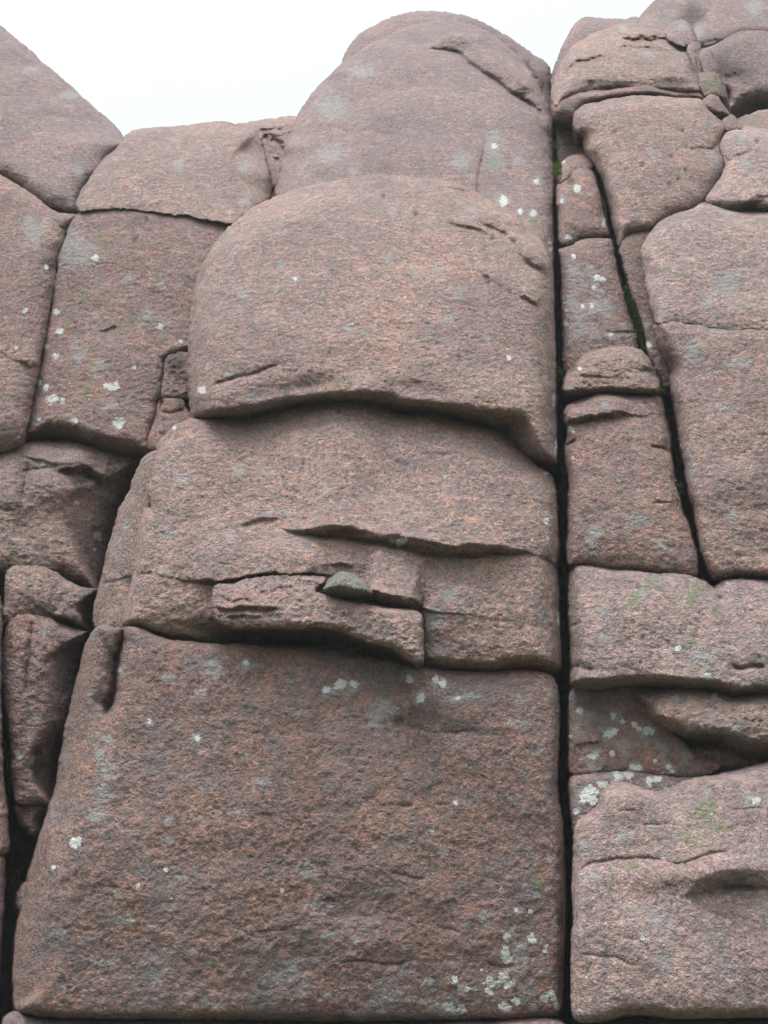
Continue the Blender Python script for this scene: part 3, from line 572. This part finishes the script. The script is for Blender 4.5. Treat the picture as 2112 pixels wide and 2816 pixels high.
# --- right of the long dark chimney
block('granite_slab', 'reddish slab with cross joints recessed deep in the upper end of the chimney',
  'C 310,765 370,772 425,790 440,880 470,960 560,1040 560,1120 430,1120 330,1090 300,1050 305,900', 8.0, .2, 0, (20, 14, 14, 14), (.08, .06, .06, .06), .05, mat='red',
  cracks=[('C 320,868 380,862 440,880', 5, .05, .5), ('C 330,960 380,945 440,950 480,975', 5, .04, .5)])
block('wedged_stone', 'rounded boulder wedged on top of the narrow pillar beside the bright moss',
  'C 335,1075 370,1040 420,1018 465,1012 515,1030 545,1070 555,1125 500,1120 430,1125 412,1155 365,1190 325,1215 325,1130', 7.3, .35, 0, (30, 20, 20, 20), (.16, .1, .12, .12), .1, mat='rose', white=['C 350,1050,9'], cat='stone')
block('granite_pillar', 'narrow top piece of the slim pillar beside the chimney, grey lichen halfway down',
  'C 305,1240 325,1205 370,1180 405,1160 415,1120 445,1105 500,1100 555,1130 580,1190 600,1290 622,1390 650,1480 668,1545 600,1550 540,1556 470,1562 432,1580 400,1610 350,1605 320,1590 322,1500 318,1380', 7.05, .12, .0, (24, 22, 18, 34), (.12, .10, .08, .16), .12, mat='rose',
  bumps=[('C 400,1180', 14, 12, 0, -.05), ('C 440,1460', 60, 16, 10, .03)], cracks=[('C 430,1190 440,1260 450,1300', 4, .02)], white=['C 390,1550,14,.7 620,1450,8,2.4 340,1310,7', 'C 445,1230,12,1.6'], grey=['C 350,1300,16 380,1550,26,.6 560,1240,16', 'C 610,1420,10,2'], green=['C 400,1540,14'], dark=['C 400,1175,14'], cat='pillar')
block('granite_pillar', 'slim pillar section thick with grey lichen, above the stone that caps the lower pillar',
  'C 320,1625 370,1615 415,1612 450,1575 540,1562 600,1556 665,1548 685,1600 F 695,20 712,100 742,220 772,330 802,420 832,490 842,540 838,640 700,680 500,720 430,760 380,780 350,760 345,600 347,450 345,300 340,100 C 325,1659', 6.8, .1, 0, (18, 20, 14, 22), (.07, .08, .06, .12), .10, mat='rose',
  cracks=[('F 640,510 720,512 840,505', 4, .025, .4)], bumps=[('F 600,600', 110, 20, -4, -.02)],
  grey=['F 420,130,40 460,200,44 400,330,40 540,340,40 460,400,40 620,350,40 430,530,40 550,560,40,.7 660,510,26 400,450,26 580,240,30 520,100,26 640,400,20 480,480,40 740,470,20 560,180,26'],
  white=['F 610,158,16,.6 540,335,11 575,150,10 370,445,11 665,512,10 420,10,9 370,365,8 690,30,6,2 480,340,8 550,215,10'], green=['F 385,130,9 490,450,8'], cat='pillar')
block('granite_block', 'banded capstone sitting across the slim pillar halfway up the chimney',
  'F 352,905 350,850 365,790 420,735 470,672 560,632 680,612 790,614 870,630 905,670 925,700 945,745 968,790 985,850 985,895 960,906 840,904 700,888 600,893 500,898 410,910', 6.25, .25, 0, (34, 24, 14, 40), (.20, .12, .18, .20), .08, mat='old', rough=1.9,
  cracks=[('F 870,762 910,768 950,772 975,785', 7, .06, .7), ('F 440,730 520,740 620,725', 3, .015)], lips=[('F 370,800 450,790 560,800 700,795 800,810', .02, 20, 6)], bumps=[('F 405,725', 12, 16, 30, -.06)], white=['F 460,745,9 330,800,5'], dark=['F 410,725,20', 'F 940,770,18,.6'], gully=.02)
block('granite_pillar', 'broad middle section of the pillar below the banded capstone, split near its top left',
  'F 362,985 430,965 500,938 560,902 640,898 720,908 850,912 970,908 990,935 1010,1000 1025,1080 1045,1150 1060,1230 1058,1300 1075,1380 1090,1480 1110,1560 1125,1640 I 1140,50 1165,80 1188,160 1205,220 1232,290 1245,350 1244,440 1140,428 1060,418 980,420 900,406 800,392 700,390 600,377 500,361 440,356 395,372 372,360 368,250 380,120 385,30 F 380,1600 385,1500 368,1380 348,1270 372,1200 385,1150 360,1110 350,1050', 6.2, .1, .03, (24, 24, 9, 40), (.14, .12, .03, .22), .16, mat='rose',
  lips=[('F 350,1112 420,1102 500,1085 600,1070 700,1060 790,1052', .08, 60, 16, .35)], cracks=[('F 350,1262 385,1235 425,1213', 8, .08, .6), ('F 935,1255 990,1262 1060,1285', 5, .05, .5), ('F 940,1620 1040,1612 1110,1608', 3, .015, .3)],
  bumps=[('F 600,980', 80, 30, -10, .03), ('F 1040,1250', 14, 20, 0, -.05)], white=['F 420,1328,8 410,1140,16,.7 1090,1470,5 1110,1490,6', 'I 560,170,1'], grey=['I 830,70,40,.7 1000,230,26 560,150,26 F 1040,480,1 620,980,14 420,1640,20', 'I 540,200,24'], green=['I 815,310,16 1020,180,12 870,350,14 F 510,1140,9', 'I 920,0,12'], dark=['F 885,968,7 1085,1450,20', 'I 1035,235,9'], cat='pillar')
block('granite_block', 'broad pale block under the pillar foot, overhanging a black gap at its bottom left',
  'I 382,520 388,430 412,378 440,360 500,362 600,380 700,394 800,397 900,412 980,424 1060,422 1140,432 1230,455 1285,485 1335,525 1350,500 1385,472 1450,462 1560,460 1659,468 Z 2250,1610 2700,1630 2700,1980 2250,1930 I 1659,1195 1560,1210 1500,1218 1450,1232 1400,1198 1300,1176 1150,1168 1050,1165 930,1146 850,1144 760,1146 700,1152 640,1168 560,1175 480,1172 400,1162 388,1140 395,1060 402,950 398,850 385,780 380,650', 5.98, .18, .02, (26, 30, 26, 45), (.12, .1, .30, .26), .14, pb=1.4, mat='sky_lit',
  cracks=[('I 1330,500 1350,545 1372,600', 5, .06, .5), ('I 1455,1020 1475,1042 1520,1040 1600,1028 1659,1025', 6, .04, .4), ('I 390,775 430,750 470,735', 6, .03, .4), ('I 400,1040 450,1025 540,1035', 7, .05, .5)],
  lips=[('I 930,1080 1050,1108 1200,1130 1350,1150', .03, 40, 8)], bumps=[('I 950,650', 140, 70, 0, .04), ('I 1430,700', 30, 120, -15, -.05), ('I 1659,900', 90, 80, 0, .04), ('I 700,1110', 120, 12, 0, .03)],
  green=['I 960,460,26 920,500,24 1190,580,26 850,500,16 800,600,24 1150,690,16 1340,680,18 1200,850,20 850,760,16 1090,620,16 1220,520,30', 'I 820,590,30'], grey=['I 1250,960,50,.6 1300,1080,34 620,660,24 860,550,20 1200,1000,24 1430,475,16', 'I 610,840,16'], white=['I 1300,1090,12 1515,1150,8 1100,905,12 470,1025,9 1420,472,9'], dark=['I 840,500,9', 'I 1470,1020,24,.4'])
block('granite_block', 'rough wedge-shaped block jutting out under the broad pale block at the right edge',
  'I 745,1215 800,1205 870,1190 1000,1178 1080,1160 1300,1176 1400,1200 1450,1236 1560,1212 1659,1202 Z 2300,1900 2700,1950 2700,2150 2250,2080 I 1659,1640 1580,1625 1500,1600 1440,1560 1380,1545 1300,1556 1180,1550 1120,1520 1050,1500 960,1455 900,1410 870,1345 835,1300 800,1240', 5.95, .05, -.05, (36, 30, 60, 50), (.16, .1, .60, .35), .14, mat='old', rough=1.4, pb=1.4,
  lips=[('I 900,1410 1050,1470 1200,1500 1400,1500 1560,1560', .06, 50, 14, .2)], grey=['I 1450,1450,26 1080,1240,20', 'I 1340,1210,16'], white=['I 1340,1215,9'], dark=['I 1200,1500,120,.2'], gully=.03)  # dark mark: shade of the underside painted in
block('wedged_stone', 'thin flake lying in the shadow below the wedge-shaped block',
  'I 1170,1556 1300,1560 1420,1552 1480,1590 1560,1630 1659,1650 L 1620,10 1500,30 1300,25 I 1300,1659 1240,1648 1190,1610', 6.2, .0, 0, (14, 14, 14, 14), (.06, .06, .08, .05), .03, mat='old', cat='stone')
block('granite_slab', 'flat recessed panel spotted with white lichen, right of the chimney under the black gap',
  'I 384,1140 500,1160 700,1140 900,1170 960,1300 1020,1440 1150,1530 1200,1620 L 1330,-10 1400,10 1300,72 1150,86 1080,84 950,78 860,62 800,44 740,46 650,52 560,62 480,68 395,76 384,40 I 386,1600', 6.12, .04, 0, (10, 10, 12, 12), (.04, .04, .05, .05), .0, mat='red',
  lips=[('I 400,1555 460,1535 560,1520 620,1530', .02, 30, 6)], grey=['I 500,1340,50,.5 700,1340,30 650,1460,30 900,1440,34 430,1420,24 560,1600,40,.6 1000,1560,30 400,1200,20', 'L 820,20,40,.5 1040,30,34,.7 540,20,26', 'I 1150,1600,30 750,1560,30'],
  white=['I 650,1470,22,.7 690,1450,12 900,1440,14 930,1450,10 850,1432,8 460,1315,12 740,1380,9 820,1405,11 550,1610,20,.7 950,1640,9 680,1345,9 400,1480,7 670,1590,11', 'L 820,30,20,.6 1040,20,16,.6 1060,50,9'])
block('granite_slab', 'thin lichen-covered ledge lying between the flat panel and the lowest right block',
  'L 382,92 450,78 560,68 650,58 740,52 810,50 870,68 950,84 1080,90 1180,92 1300,82 1380,90 1300,150 1060,240 900,260 700,230 640,300 500,420 440,470 408,440 395,330 388,200', 6.05, .1, 0, (14, 12, 14, 20), (.06, .04, .05, .10), .04, mat='cool',
  white=['L 605,135,17,.8 630,130,10 710,80,20,.8 780,70,20,.6 695,70,12 920,110,15,1 915,140,11 965,98,14,.7 1025,165,10 520,180,22 540,225,20 490,220,20 570,190,12 550,250,14 440,320,9', 'L 905,95,9'], grey=['L 520,210,40 700,80,40,.6 440,310,20 900,120,26 1020,160,16'], dark=['L 530,260,22,.7'])
block('granite_block', 'lowest right block with slanting top, thin curved cracks and a green algae stain',
  'L 420,470 430,410 460,370 510,330 570,290 590,250 594,210 630,160 670,128 720,118 790,130 840,158 900,180 960,192 1020,186 1060,160 1100,132 1200,98 1300,80 1400,66 1480,50 1560,30 1640,6 Z 2250,2060 2700,1980 2700,2800 2180,2806 L 1640,1640 1200,1652 1060,1655 980,1640 850,1628 750,1632 690,1652 600,1675 440,1675 408,1640 404,1500 400,1300 403,1100 415,1050 418,1000 410,880 400,750 410,680 420,640 426,560', 5.8, .12, .02, (60, 30, 20, 28), (.30, .1, .1, .14), .12, mat='sky_lit', rough=.6,
  cracks=[('L 455,688 500,670 600,640 700,620 780,614 900,620 1000,630', 3.5, .022, .2), ('L 1000,630 1080,648 1150,652 1220,625 1280,600 1380,578 1440,570', 3.5, .02), ('L 450,1246 520,1240 580,1252 680,1268 760,1295 860,1312', 3, .012), ('L 720,315 770,308 820,306', 2.5, .009), ('L 870,412 930,395 1060,385', 2.5, .009), ('L 1450,305 1520,300 1600,290 1659,288', 3, .010)],
  lips=[('L 1090,880 1200,868 1300,850 1420,815 1540,815 1659,830 Z 2250,2440', .075, 150, 56, .0)], bumps=[('L 1250,700', 160, 34, -8, .05), ('L 760,250', 70, 50, 0, .04), ('L 470,900', 30, 130, 0, .02), ('L 650,730', 100, 30, 0, .02)],
  green=['L 1300,290,40 1200,395,26 1290,460,30 1240,300,24 1380,420,24 820,660,20 1090,670,16 670,830,22,.6 870,520,14', 'L 1280,340,50 1200,480,60,.5'], grey=['L 740,460,34 480,540,22 570,745,18 780,960,26 450,1085,36,.6 980,1040,50,.7 1040,1150,34 500,740,20 1580,240,34 1420,1320,26 1020,1300,40 940,960,30,.5', 'L 1290,190,18'],
  white=['L 868,1135,8 1320,325,5 1620,230,12,.8 1595,245,9', 'L 505,1390,5'], dark=['L 1500,810,60,.4'])
block('granite_block', 'bottom block beneath the arched black gap at the lower right corner',
  'L 400,1690 600,1692 700,1680 1050,1680 1300,1668 1659,1668 Z 2300,2815 2750,2820 2750,3950 1500,3950 1560,3300', 5.95, .0, 0, (30, 30, 30, 30), (.2, .1, .1, .1), .05, mat='rose', step=6)

# --- right side columns
block('granite_slab', 'pale square-cornered slab right of the chimney top, speckled with black dots',
  'C 418,775 432,735 480,700 560,682 650,660 750,640 860,630 960,636 1100,652 1200,655 1262,668 1285,715 1335,765 1385,800 1408,850 1370,900 1362,960 1420,1030 1415,1090 1370,1165 1325,1230 1280,1300 1240,1345 1150,1382 1050,1405 985,1440 925,1495 850,1505 775,1512 740,1570 715,1625 700,1600 680,1510 652,1400 625,1260 602,1150 562,1060 530,1000 500,960 492,870 430,845', 6.95, .18, .04, (34, 40, 40, 52), (.22, .12, .14, .60), .14, mat='pale',
  cracks=[('C 1150,968 1250,972 1350,968 1375,900', 4, .035, .4), ('C 1345,960 1335,985', 5, .04, .5)], bumps=[('C 470,850', 22, 60, 5, -.12), ('C 620,1080', 26, 80, -15, -.03)],
  lips=[], dark=['C 690,852,8 868,1070,9 1055,1015,8 1145,1102,8 1100,1160,6 1045,1192,8 1130,850,6 870,1270,7 760,1100,6 1030,1350,6'], grey=['C 935,990,16 1350,1100,36 1310,1010,20 640,1200,16,2', 'C 1270,1260,16'], green=['C 970,870,11 740,770,1 910,880,9'])
block('granite_block', 'rounded bright block cut by the right edge, above the big right-hand column',
  'C 1372,965 1388,900 1440,852 1520,848 1600,846 1659,862 Z 2250,350 2500,360 2500,600 2200,590 C 1659,1370 1520,1366 1430,1354 1340,1338 1285,1315 1300,1270 1345,1215 1390,1150 1415,1080 1395,1020', 6.9, .25, 0, (40, 30, 40, 40), (.26, .1, .22, .16), .18, mat='sky_lit',
  lips=[('C 1520,1362 1580,1340 1630,1305 1659,1290', .06, 40, 14, .5)], cracks=[('C 1415,1080 1450,1030 1550,1000 1659,990', 6, .03, .1)], grey=['C 1600,860,24,.7 1540,1080,26 1500,900,20'], dark=['C 1490,895,14,.6 1615,918,8', 'C 1550,1330,50,.3'])
block('granite_slab', 'reddish recessed strip of slab along the left side of the big right-hand column',
  'C 712,1659 720,1600 765,1525 850,1502 935,1492 960,1560 F 930,0 940,200 960,400 1000,500 1010,620 1090,740 1080,830 1040,880 1005,870 970,800 925,700 890,640 868,520 848,430 798,300 758,130 728,0', 6.75, .05, .1, (30, 14, 14, 20), (.12, .05, .05, .10), .03, mat='red', white=['F 905,590,12'], grey=['F 905,460,14', 'F 910,600,16'])
block('granite_block', 'upper part of the big right-hand column, bright rounded left shoulder',
  'F 875,10 C 862,1640 880,1590 925,1520 985,1452 1060,1410 1130,1388 1200,1366 1245,1335 1280,1322 1350,1338 1450,1358 1530,1370 1659,1375 Z 2250,580 2550,600 2550,920 2200,910 F 1659,492 1570,474 1500,492 1400,486 1330,476 1250,462 1150,442 1080,434 1000,442 958,442 944,390 924,320 902,200 885,100', 6.36, .2, .05, (60, 30, 7, 60), (.34, .1, .02, .30), .14, mat='sky_lit', lips=[], ref=902, seal=['F 1150,445,70 1350,480,70 1600,480,70'], 
  cracks=[], grey=['F 1400,200,50 1500,120,40,.5 1290,310,30', 'C 1420,1390,16'], green=['C 1600,1450,16'], bumps=[('F 1500,250', 100, 70, 0, -.03), ('F 1100,150', 70, 90, 0, .03)])
block('granite_block', 'long lower part of the big right-hand column, ending above a dark joint',
  'F 955,555 952,470 990,450 1080,440 1150,448 1250,468 1330,482 1400,492 1500,498 1570,480 1659,500 Z 2250,920 2550,930 2550,1620 2250,1590 I 1659,452 1550,460 1430,456 1345,470 1300,420 1265,350 1250,300 1232,200 1220,120 1205,30 F 1190,1640 1165,1560 1150,1480 1135,1350 1112,1200 1102,1080 1080,950 1058,870 1050,800 1072,765 1040,700 1000,640', 6.2, .10, .05, (9, 30, 44, 50), (.03, .1, .40, .34), .14, mat='pale',
  bumps=[('F 1060,760', 24, 40, 0, -.06), ('F 1150,1500', 30, 120, -10, .03), ('F 1500,1500', 160, 60, 0, .03)], grey=['F 1175,1410,22,1.8 1165,1290,18 1200,620,40 1500,700,50,.6 1350,500,40,.4 1400,1000,50,.5', 'I 1450,30,30'], dark=['I 1500,430,80,.2'])  # shade along the bottom underside is painted with the dark mark

# --- upper right
block('granite_block', 'dark rounded block on the skyline right of the sky notch, behind the banded one',
  'C 285,560 292,490 322,420 360,320 400,232 430,182 470,142 500,131 620,132 720,140 752,150 800,131 840,130 880,160 950,230 900,330 600,420 400,560 320,640', 9.9, -.05, 0, (50, 30, 30, 60), (.4, .15, .1, .4), .2, mat='cool')
block('granite_block', 'banded rounded block below the dark skyline block, with a lumpy dark seam at its foot',
  'C 285,640 295,560 322,480 350,430 402,350 442,300 540,240 620,212 680,196 705,172 760,168 850,168 950,190 1010,210 1060,255 1110,300 1150,305 1190,360 1215,440 1240,520 1262,600 1230,592 1100,585 980,575 870,562 760,566 640,578 560,582 500,590 400,618 340,650 300,700', 7.75, .35, 0, (70, 40, 24, 60), (.50, .16, .14, .36), .24, mat='pale', rough=1.5,
  lips=[('C 700,200 760,265 850,272 960,255 1050,262 1110,292 1160,305', .2, 50, 20, .25), ('C 330,520 420,410 540,385 640,370', .05, 40, 8, .2), ('C 700,300 850,310 1000,330 1100,360', .05, 40, 10, .2)], bumps=[('C 530,550', 20, 12, 0, -.07), ('C 1060,540', 90, 12, 0, -.03), ('C 740,190', 18, 12, 0, .03)],
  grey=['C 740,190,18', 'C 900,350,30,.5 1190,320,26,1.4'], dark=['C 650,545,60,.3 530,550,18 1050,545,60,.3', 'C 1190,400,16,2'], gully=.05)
block('granite_slab', 'low rounded ledge with a dark undercut between the banded block and the pale square-cornered slab',
  'C 288,700 305,655 345,635 400,612 480,590 560,580 660,572 760,562 860,548 940,556 985,580 1100,590 1232,592 1262,640 1262,668 1200,662 1100,662 960,648 860,642 750,652 650,672 560,695 485,712 440,760 425,800 370,785 310,770 290,740', 7.45, .2, 0, (26, 20, 46, 26), (.18, .08, .5, .18), .12, mat='rose', rough=1.4,
  bumps=[('C 880,590', 50, 26, 0, .04), ('C 430,580', 26, 16, 0, .04), ('C 1090,620', 60, 14, 5, -.03)], dark=['C 440,690,80,.3', 'C 900,630,40,.3'])  # undercut shade painted in as dark marks
block('wedged_stone', 'pale rounded stone perched at the right end of the banded block',
  'C 1025,215 1050,185 1085,158 1122,146 1160,166 1190,215 1212,262 1200,284 1150,298 1115,298 1075,268 1035,255', 7.95, .3, 0, (22, 12, 12, 14), (.14, .05, .08, .05), .03, mat='cool', grey=['C 1130,180,26'], cat='stone')
block('granite_block', 'huge dark mass at the top right corner running up out of the picture',
  'C 850,150 862,132 900,80 950,30 990,-10 Z 1900,-120 2050,-300 2600,-500 2700,90 C 1659,205 1600,196 1525,200 1430,236 1335,284 1270,292 1225,300 1160,320 1050,260 900,250', 8.6, .35, 0, (80, 30, 24, 60), (.5, .1, .16, .4), .25, mat='cool', ref=120,
  cracks=[('C 1180,180 1230,140 1290,90 1320,30', 9, .08, .4), ('C 1010,120 1080,80 1130,30', 7, .03), ('C 1240,290 1300,278 1360,260', 5, .05)], bumps=[('C 1170,140', 20, 40, 40, -.10), ('C 1240,210', 22, 26, 0, .05)], grey=['C 1240,200,30 1230,250,18 1600,50,40'], dark=['C 1180,160,24', 'C 1200,100,40'])
block('granite_block', 'dark lower bulk of the top right mass, undercut along its black bottom edge',
  'C 1150,330 1235,300 1330,290 1430,240 1525,203 1600,200 1659,208 Z 2600,100 2600,330 C 1659,725 1560,752 1480,778 1430,745 1400,700 1350,700 1230,600', 8.5, .2, 0, (30, 20, 70, 40), (.14, .1, .9, .2), .2, pb=1.3, mat='cool', rough=1.5,
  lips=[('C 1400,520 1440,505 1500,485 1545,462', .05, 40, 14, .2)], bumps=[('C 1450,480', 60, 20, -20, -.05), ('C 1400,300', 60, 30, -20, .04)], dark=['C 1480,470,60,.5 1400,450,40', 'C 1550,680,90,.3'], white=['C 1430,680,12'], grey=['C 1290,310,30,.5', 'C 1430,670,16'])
block('wedged_stone', 'upper thin flake standing in the joint beside the dark top right mass',
  'C 1248,355 1280,335 1302,345 1335,410 1358,475 1310,480 1272,470 1255,420', 7.6, .1, 0, (8, 9, 5, 8), (.06, .12, .03, .04), .02, ch=1, wob=2, mat='cool', green=['C 1270,360,9'], cat='stone')
block('wedged_stone', 'lower wider flake with a green tinge in the joint beside the dark top right mass',
  'C 1242,520 1245,488 1275,476 1355,480 1372,530 1395,590 1404,635 1370,625 1335,612 1300,638 1275,620 1250,570', 7.5, .1, 0, (8, 14, 9, 8), (.05, .16, .10, .04), .02, ch=1, wob=2, mat='cool', green=['C 1320,560,30 1290,520,22 1340,600,14'], cat='stone')
block('granite_slab', 'slender dark splinter beside the two upright flakes at the right end of the banded block',
  'C 1150,310 1205,280 1225,292 1245,360 1275,465 1240,490 1262,600 1235,590 1205,450', 7.75, .1, 0, (10, 10, 10, 10), (.05, .07, .05, .05), .04, mat='cool', cracks=[('C 1215,330 1225,400 1238,480', 4, .04)])
block('wedged_stone', 'smooth chunk fallen below the two flakes onto the corner of the pale slab',
  'C 1262,672 1290,640 1325,620 1352,640 1378,680 1412,722 1422,755 1395,762 1370,768 1320,745 1280,715', 7.3, .1, 0, (12, 10, 22, 10), (.08, .06, .20, .05), .03, ch=1, mat='rose', dark=['C 1330,740,30,.4'], cracks=[('C 1370,700 1385,735 1380,762', 4, .03, .5)], cat='stone')
block('wedged_stone', 'flat reddish chip between the smooth chunk and the rounded bright block',
  'C 1385,790 1430,760 1465,785 1495,825 1525,842 1480,852 1430,855 1408,845', 7.25, .3, 0, (12, 12, 12, 12), (.06, .05, .05, .05), .04, mat='rose', cat='stone')
block('granite_block', 'low pale shelf at the right edge under the black undercut of the top right mass',
  'C 1478,795 1540,770 1600,750 1659,732 Z 2500,280 2500,400 C 1659,880 1600,868 1530,850 1500,825', 7.6, .4, 0, (16, 12, 12, 16), (.12, .05, .06, .08), .06, mat='pale', green=['C 1600,790,22'])

# ------------------------------------------------------------------ moss tufts in the joints
def moss(name, label, path, n, r, y0, mat, seed, spread=5.0):
    """a cushion of many short shoots packed along a joint"""
    g = np.random.default_rng(seed); Q = chaikin(pts(path), 2, False)
    seg = np.linalg.norm(np.diff(Q, axis=0), axis=1); cum = np.concatenate([[0], np.cumsum(seg)])
    V, F = [], []
    for k in range(n):
        s = g.random() * cum[-1]; i = min(np.searchsorted(cum, s, side='right') - 1, len(seg) - 1)
        p = Q[i] + (Q[i + 1] - Q[i]) * ((s - cum[i]) / seg[i]); p = p + g.normal(0, spread, 2)
        d = ray(np.array(p[0]), np.array(p[1])); c = CAM + d * (y0 / d[1]) + g.normal(0, .008, 3)
        nrm = np.array([g.normal(0, .8), -1 + g.normal(0, .5), .6 + g.normal(0, .6)]); nrm /= np.linalg.norm(nrm)
        side = np.cross(nrm, (0.1, .2, 1)); side /= np.linalg.norm(side) + 1e-6; oth = np.cross(nrm, side)
        L = r * g.uniform(.6, 1.5)
        b = len(V); ring = [c + (side * math.cos(a) + oth * math.sin(a)) * L * .45 for a in (0, 2.1, 4.2)]
        V += ring + [c + nrm * L]; F += [(b, b + 1, b + 3), (b + 1, b + 2, b + 3), (b + 2, b, b + 3), (b, b + 2, b + 1)]
    V = np.array(V); o = V.mean(0); o[2] = V[:, 2].min()
    me = bpy.data.meshes.new(name); me.from_pydata((V - o).tolist(), [], F); me.update()
    finish(name, me, o, mat, label, 'moss', 'moss cushions in the joints', None, None)
moss('moss_cushion', 'upper bright yellow-green moss tuft high in the long chimney', 'C 298,1075 318,1082 333,1092', 260, .010, 7.3, M_MOSS_BRIGHT, 1, 5)
moss('moss_cushion', 'lower bright yellow-green moss tuft just under the other in the chimney', 'C 300,1125 318,1128 332,1128', 240, .010, 7.25, M_MOSS_BRIGHT, 2, 5)
moss('moss_cushion', 'long strip of green moss in the slanting joint right of the slim pillar', 'F 765,210 780,270 800,330 825,400 845,460 862,510 872,560 878,600', 2200, .009, 6.75, M_MOSS, 3, 3.5)
moss('moss_cushion', 'dark moss in the chimney beside the banded capstone', 'F 322,740 328,770 332,800', 160, .009, 6.5, M_MOSS, 4, 4)
moss('moss_cushion', 'tiny moss tuft at the right end of the gap under the banded capstone', 'F 988,880 998,895', 120, .010, 6.2, M_MOSS, 5, 4)
moss('moss_cushion', 'faint moss tuft low in the slanting joint beside the pillar foot', 'F 1100,1500 1110,1535', 160, .010, 6.2, M_MOSS, 6, 4)
moss('moss_cushion', 'dark round moss cushion deep in the hole at the lower left', 'J 80,740 105,745 125,755', 300, .012, 6.9, M_MOSS, 7, 9)
moss('moss_cushion', 'moss bit in the corner between the tall slab and the leaning stone', 'D 1040,935 1048,950', 120, .010, 6.75, M_MOSS, 8, 4)
moss('moss_cushion', 'small moss tuft at the left edge beside the narrow middle block', 'G 0,860 6,900', 120, .012, 6.5, M_MOSS, 9, 4)
moss('moss_cushion', 'highest moss tuft in the chimney above the two bright ones', 'C 290,930 296,950', 200, .012, 7.5, M_MOSS, 10, 5)

# ------------------------------------------------------------------ thin haze volume, added to lighten the upper cliff like lens glare
def glare_veil():
    x, y, z0, z1 = 356.0, 356.0, -1.0, 24.0
    v = [(-x, -y, z0), (x, -y, z0), (x, y, z0), (-x, y, z0), (-x, -y, z1), (x, -y, z1), (x, y, z1), (-x, y, z1)]
    f = [(3, 2, 1, 0), (4, 5, 6, 7), (0, 1, 5, 4), (1, 2, 6, 5), (2, 3, 7, 6), (3, 0, 4, 7)]
    me = bpy.data.meshes.new('glare_haze'); me.from_pydata(v, [], f); me.update()
    m = bpy.data.materials.new('glare_haze'); m.use_nodes = True; t = m.node_tree
    for n in list(t.nodes): t.nodes.remove(n)
    o = t.nodes.new('ShaderNodeOutputMaterial'); p = t.nodes.new('ShaderNodeVolumePrincipled')
    p.inputs['Color'].default_value = (0.93, 0.97, 1.0, 1); p.inputs['Density'].default_value = 0.002
    t.links.new(p.outputs[0], o.inputs['Volume'])
    finish('glare_haze', me, (0, 0, 0), m, None, None, None, 'stuff', None)
glare_veil()
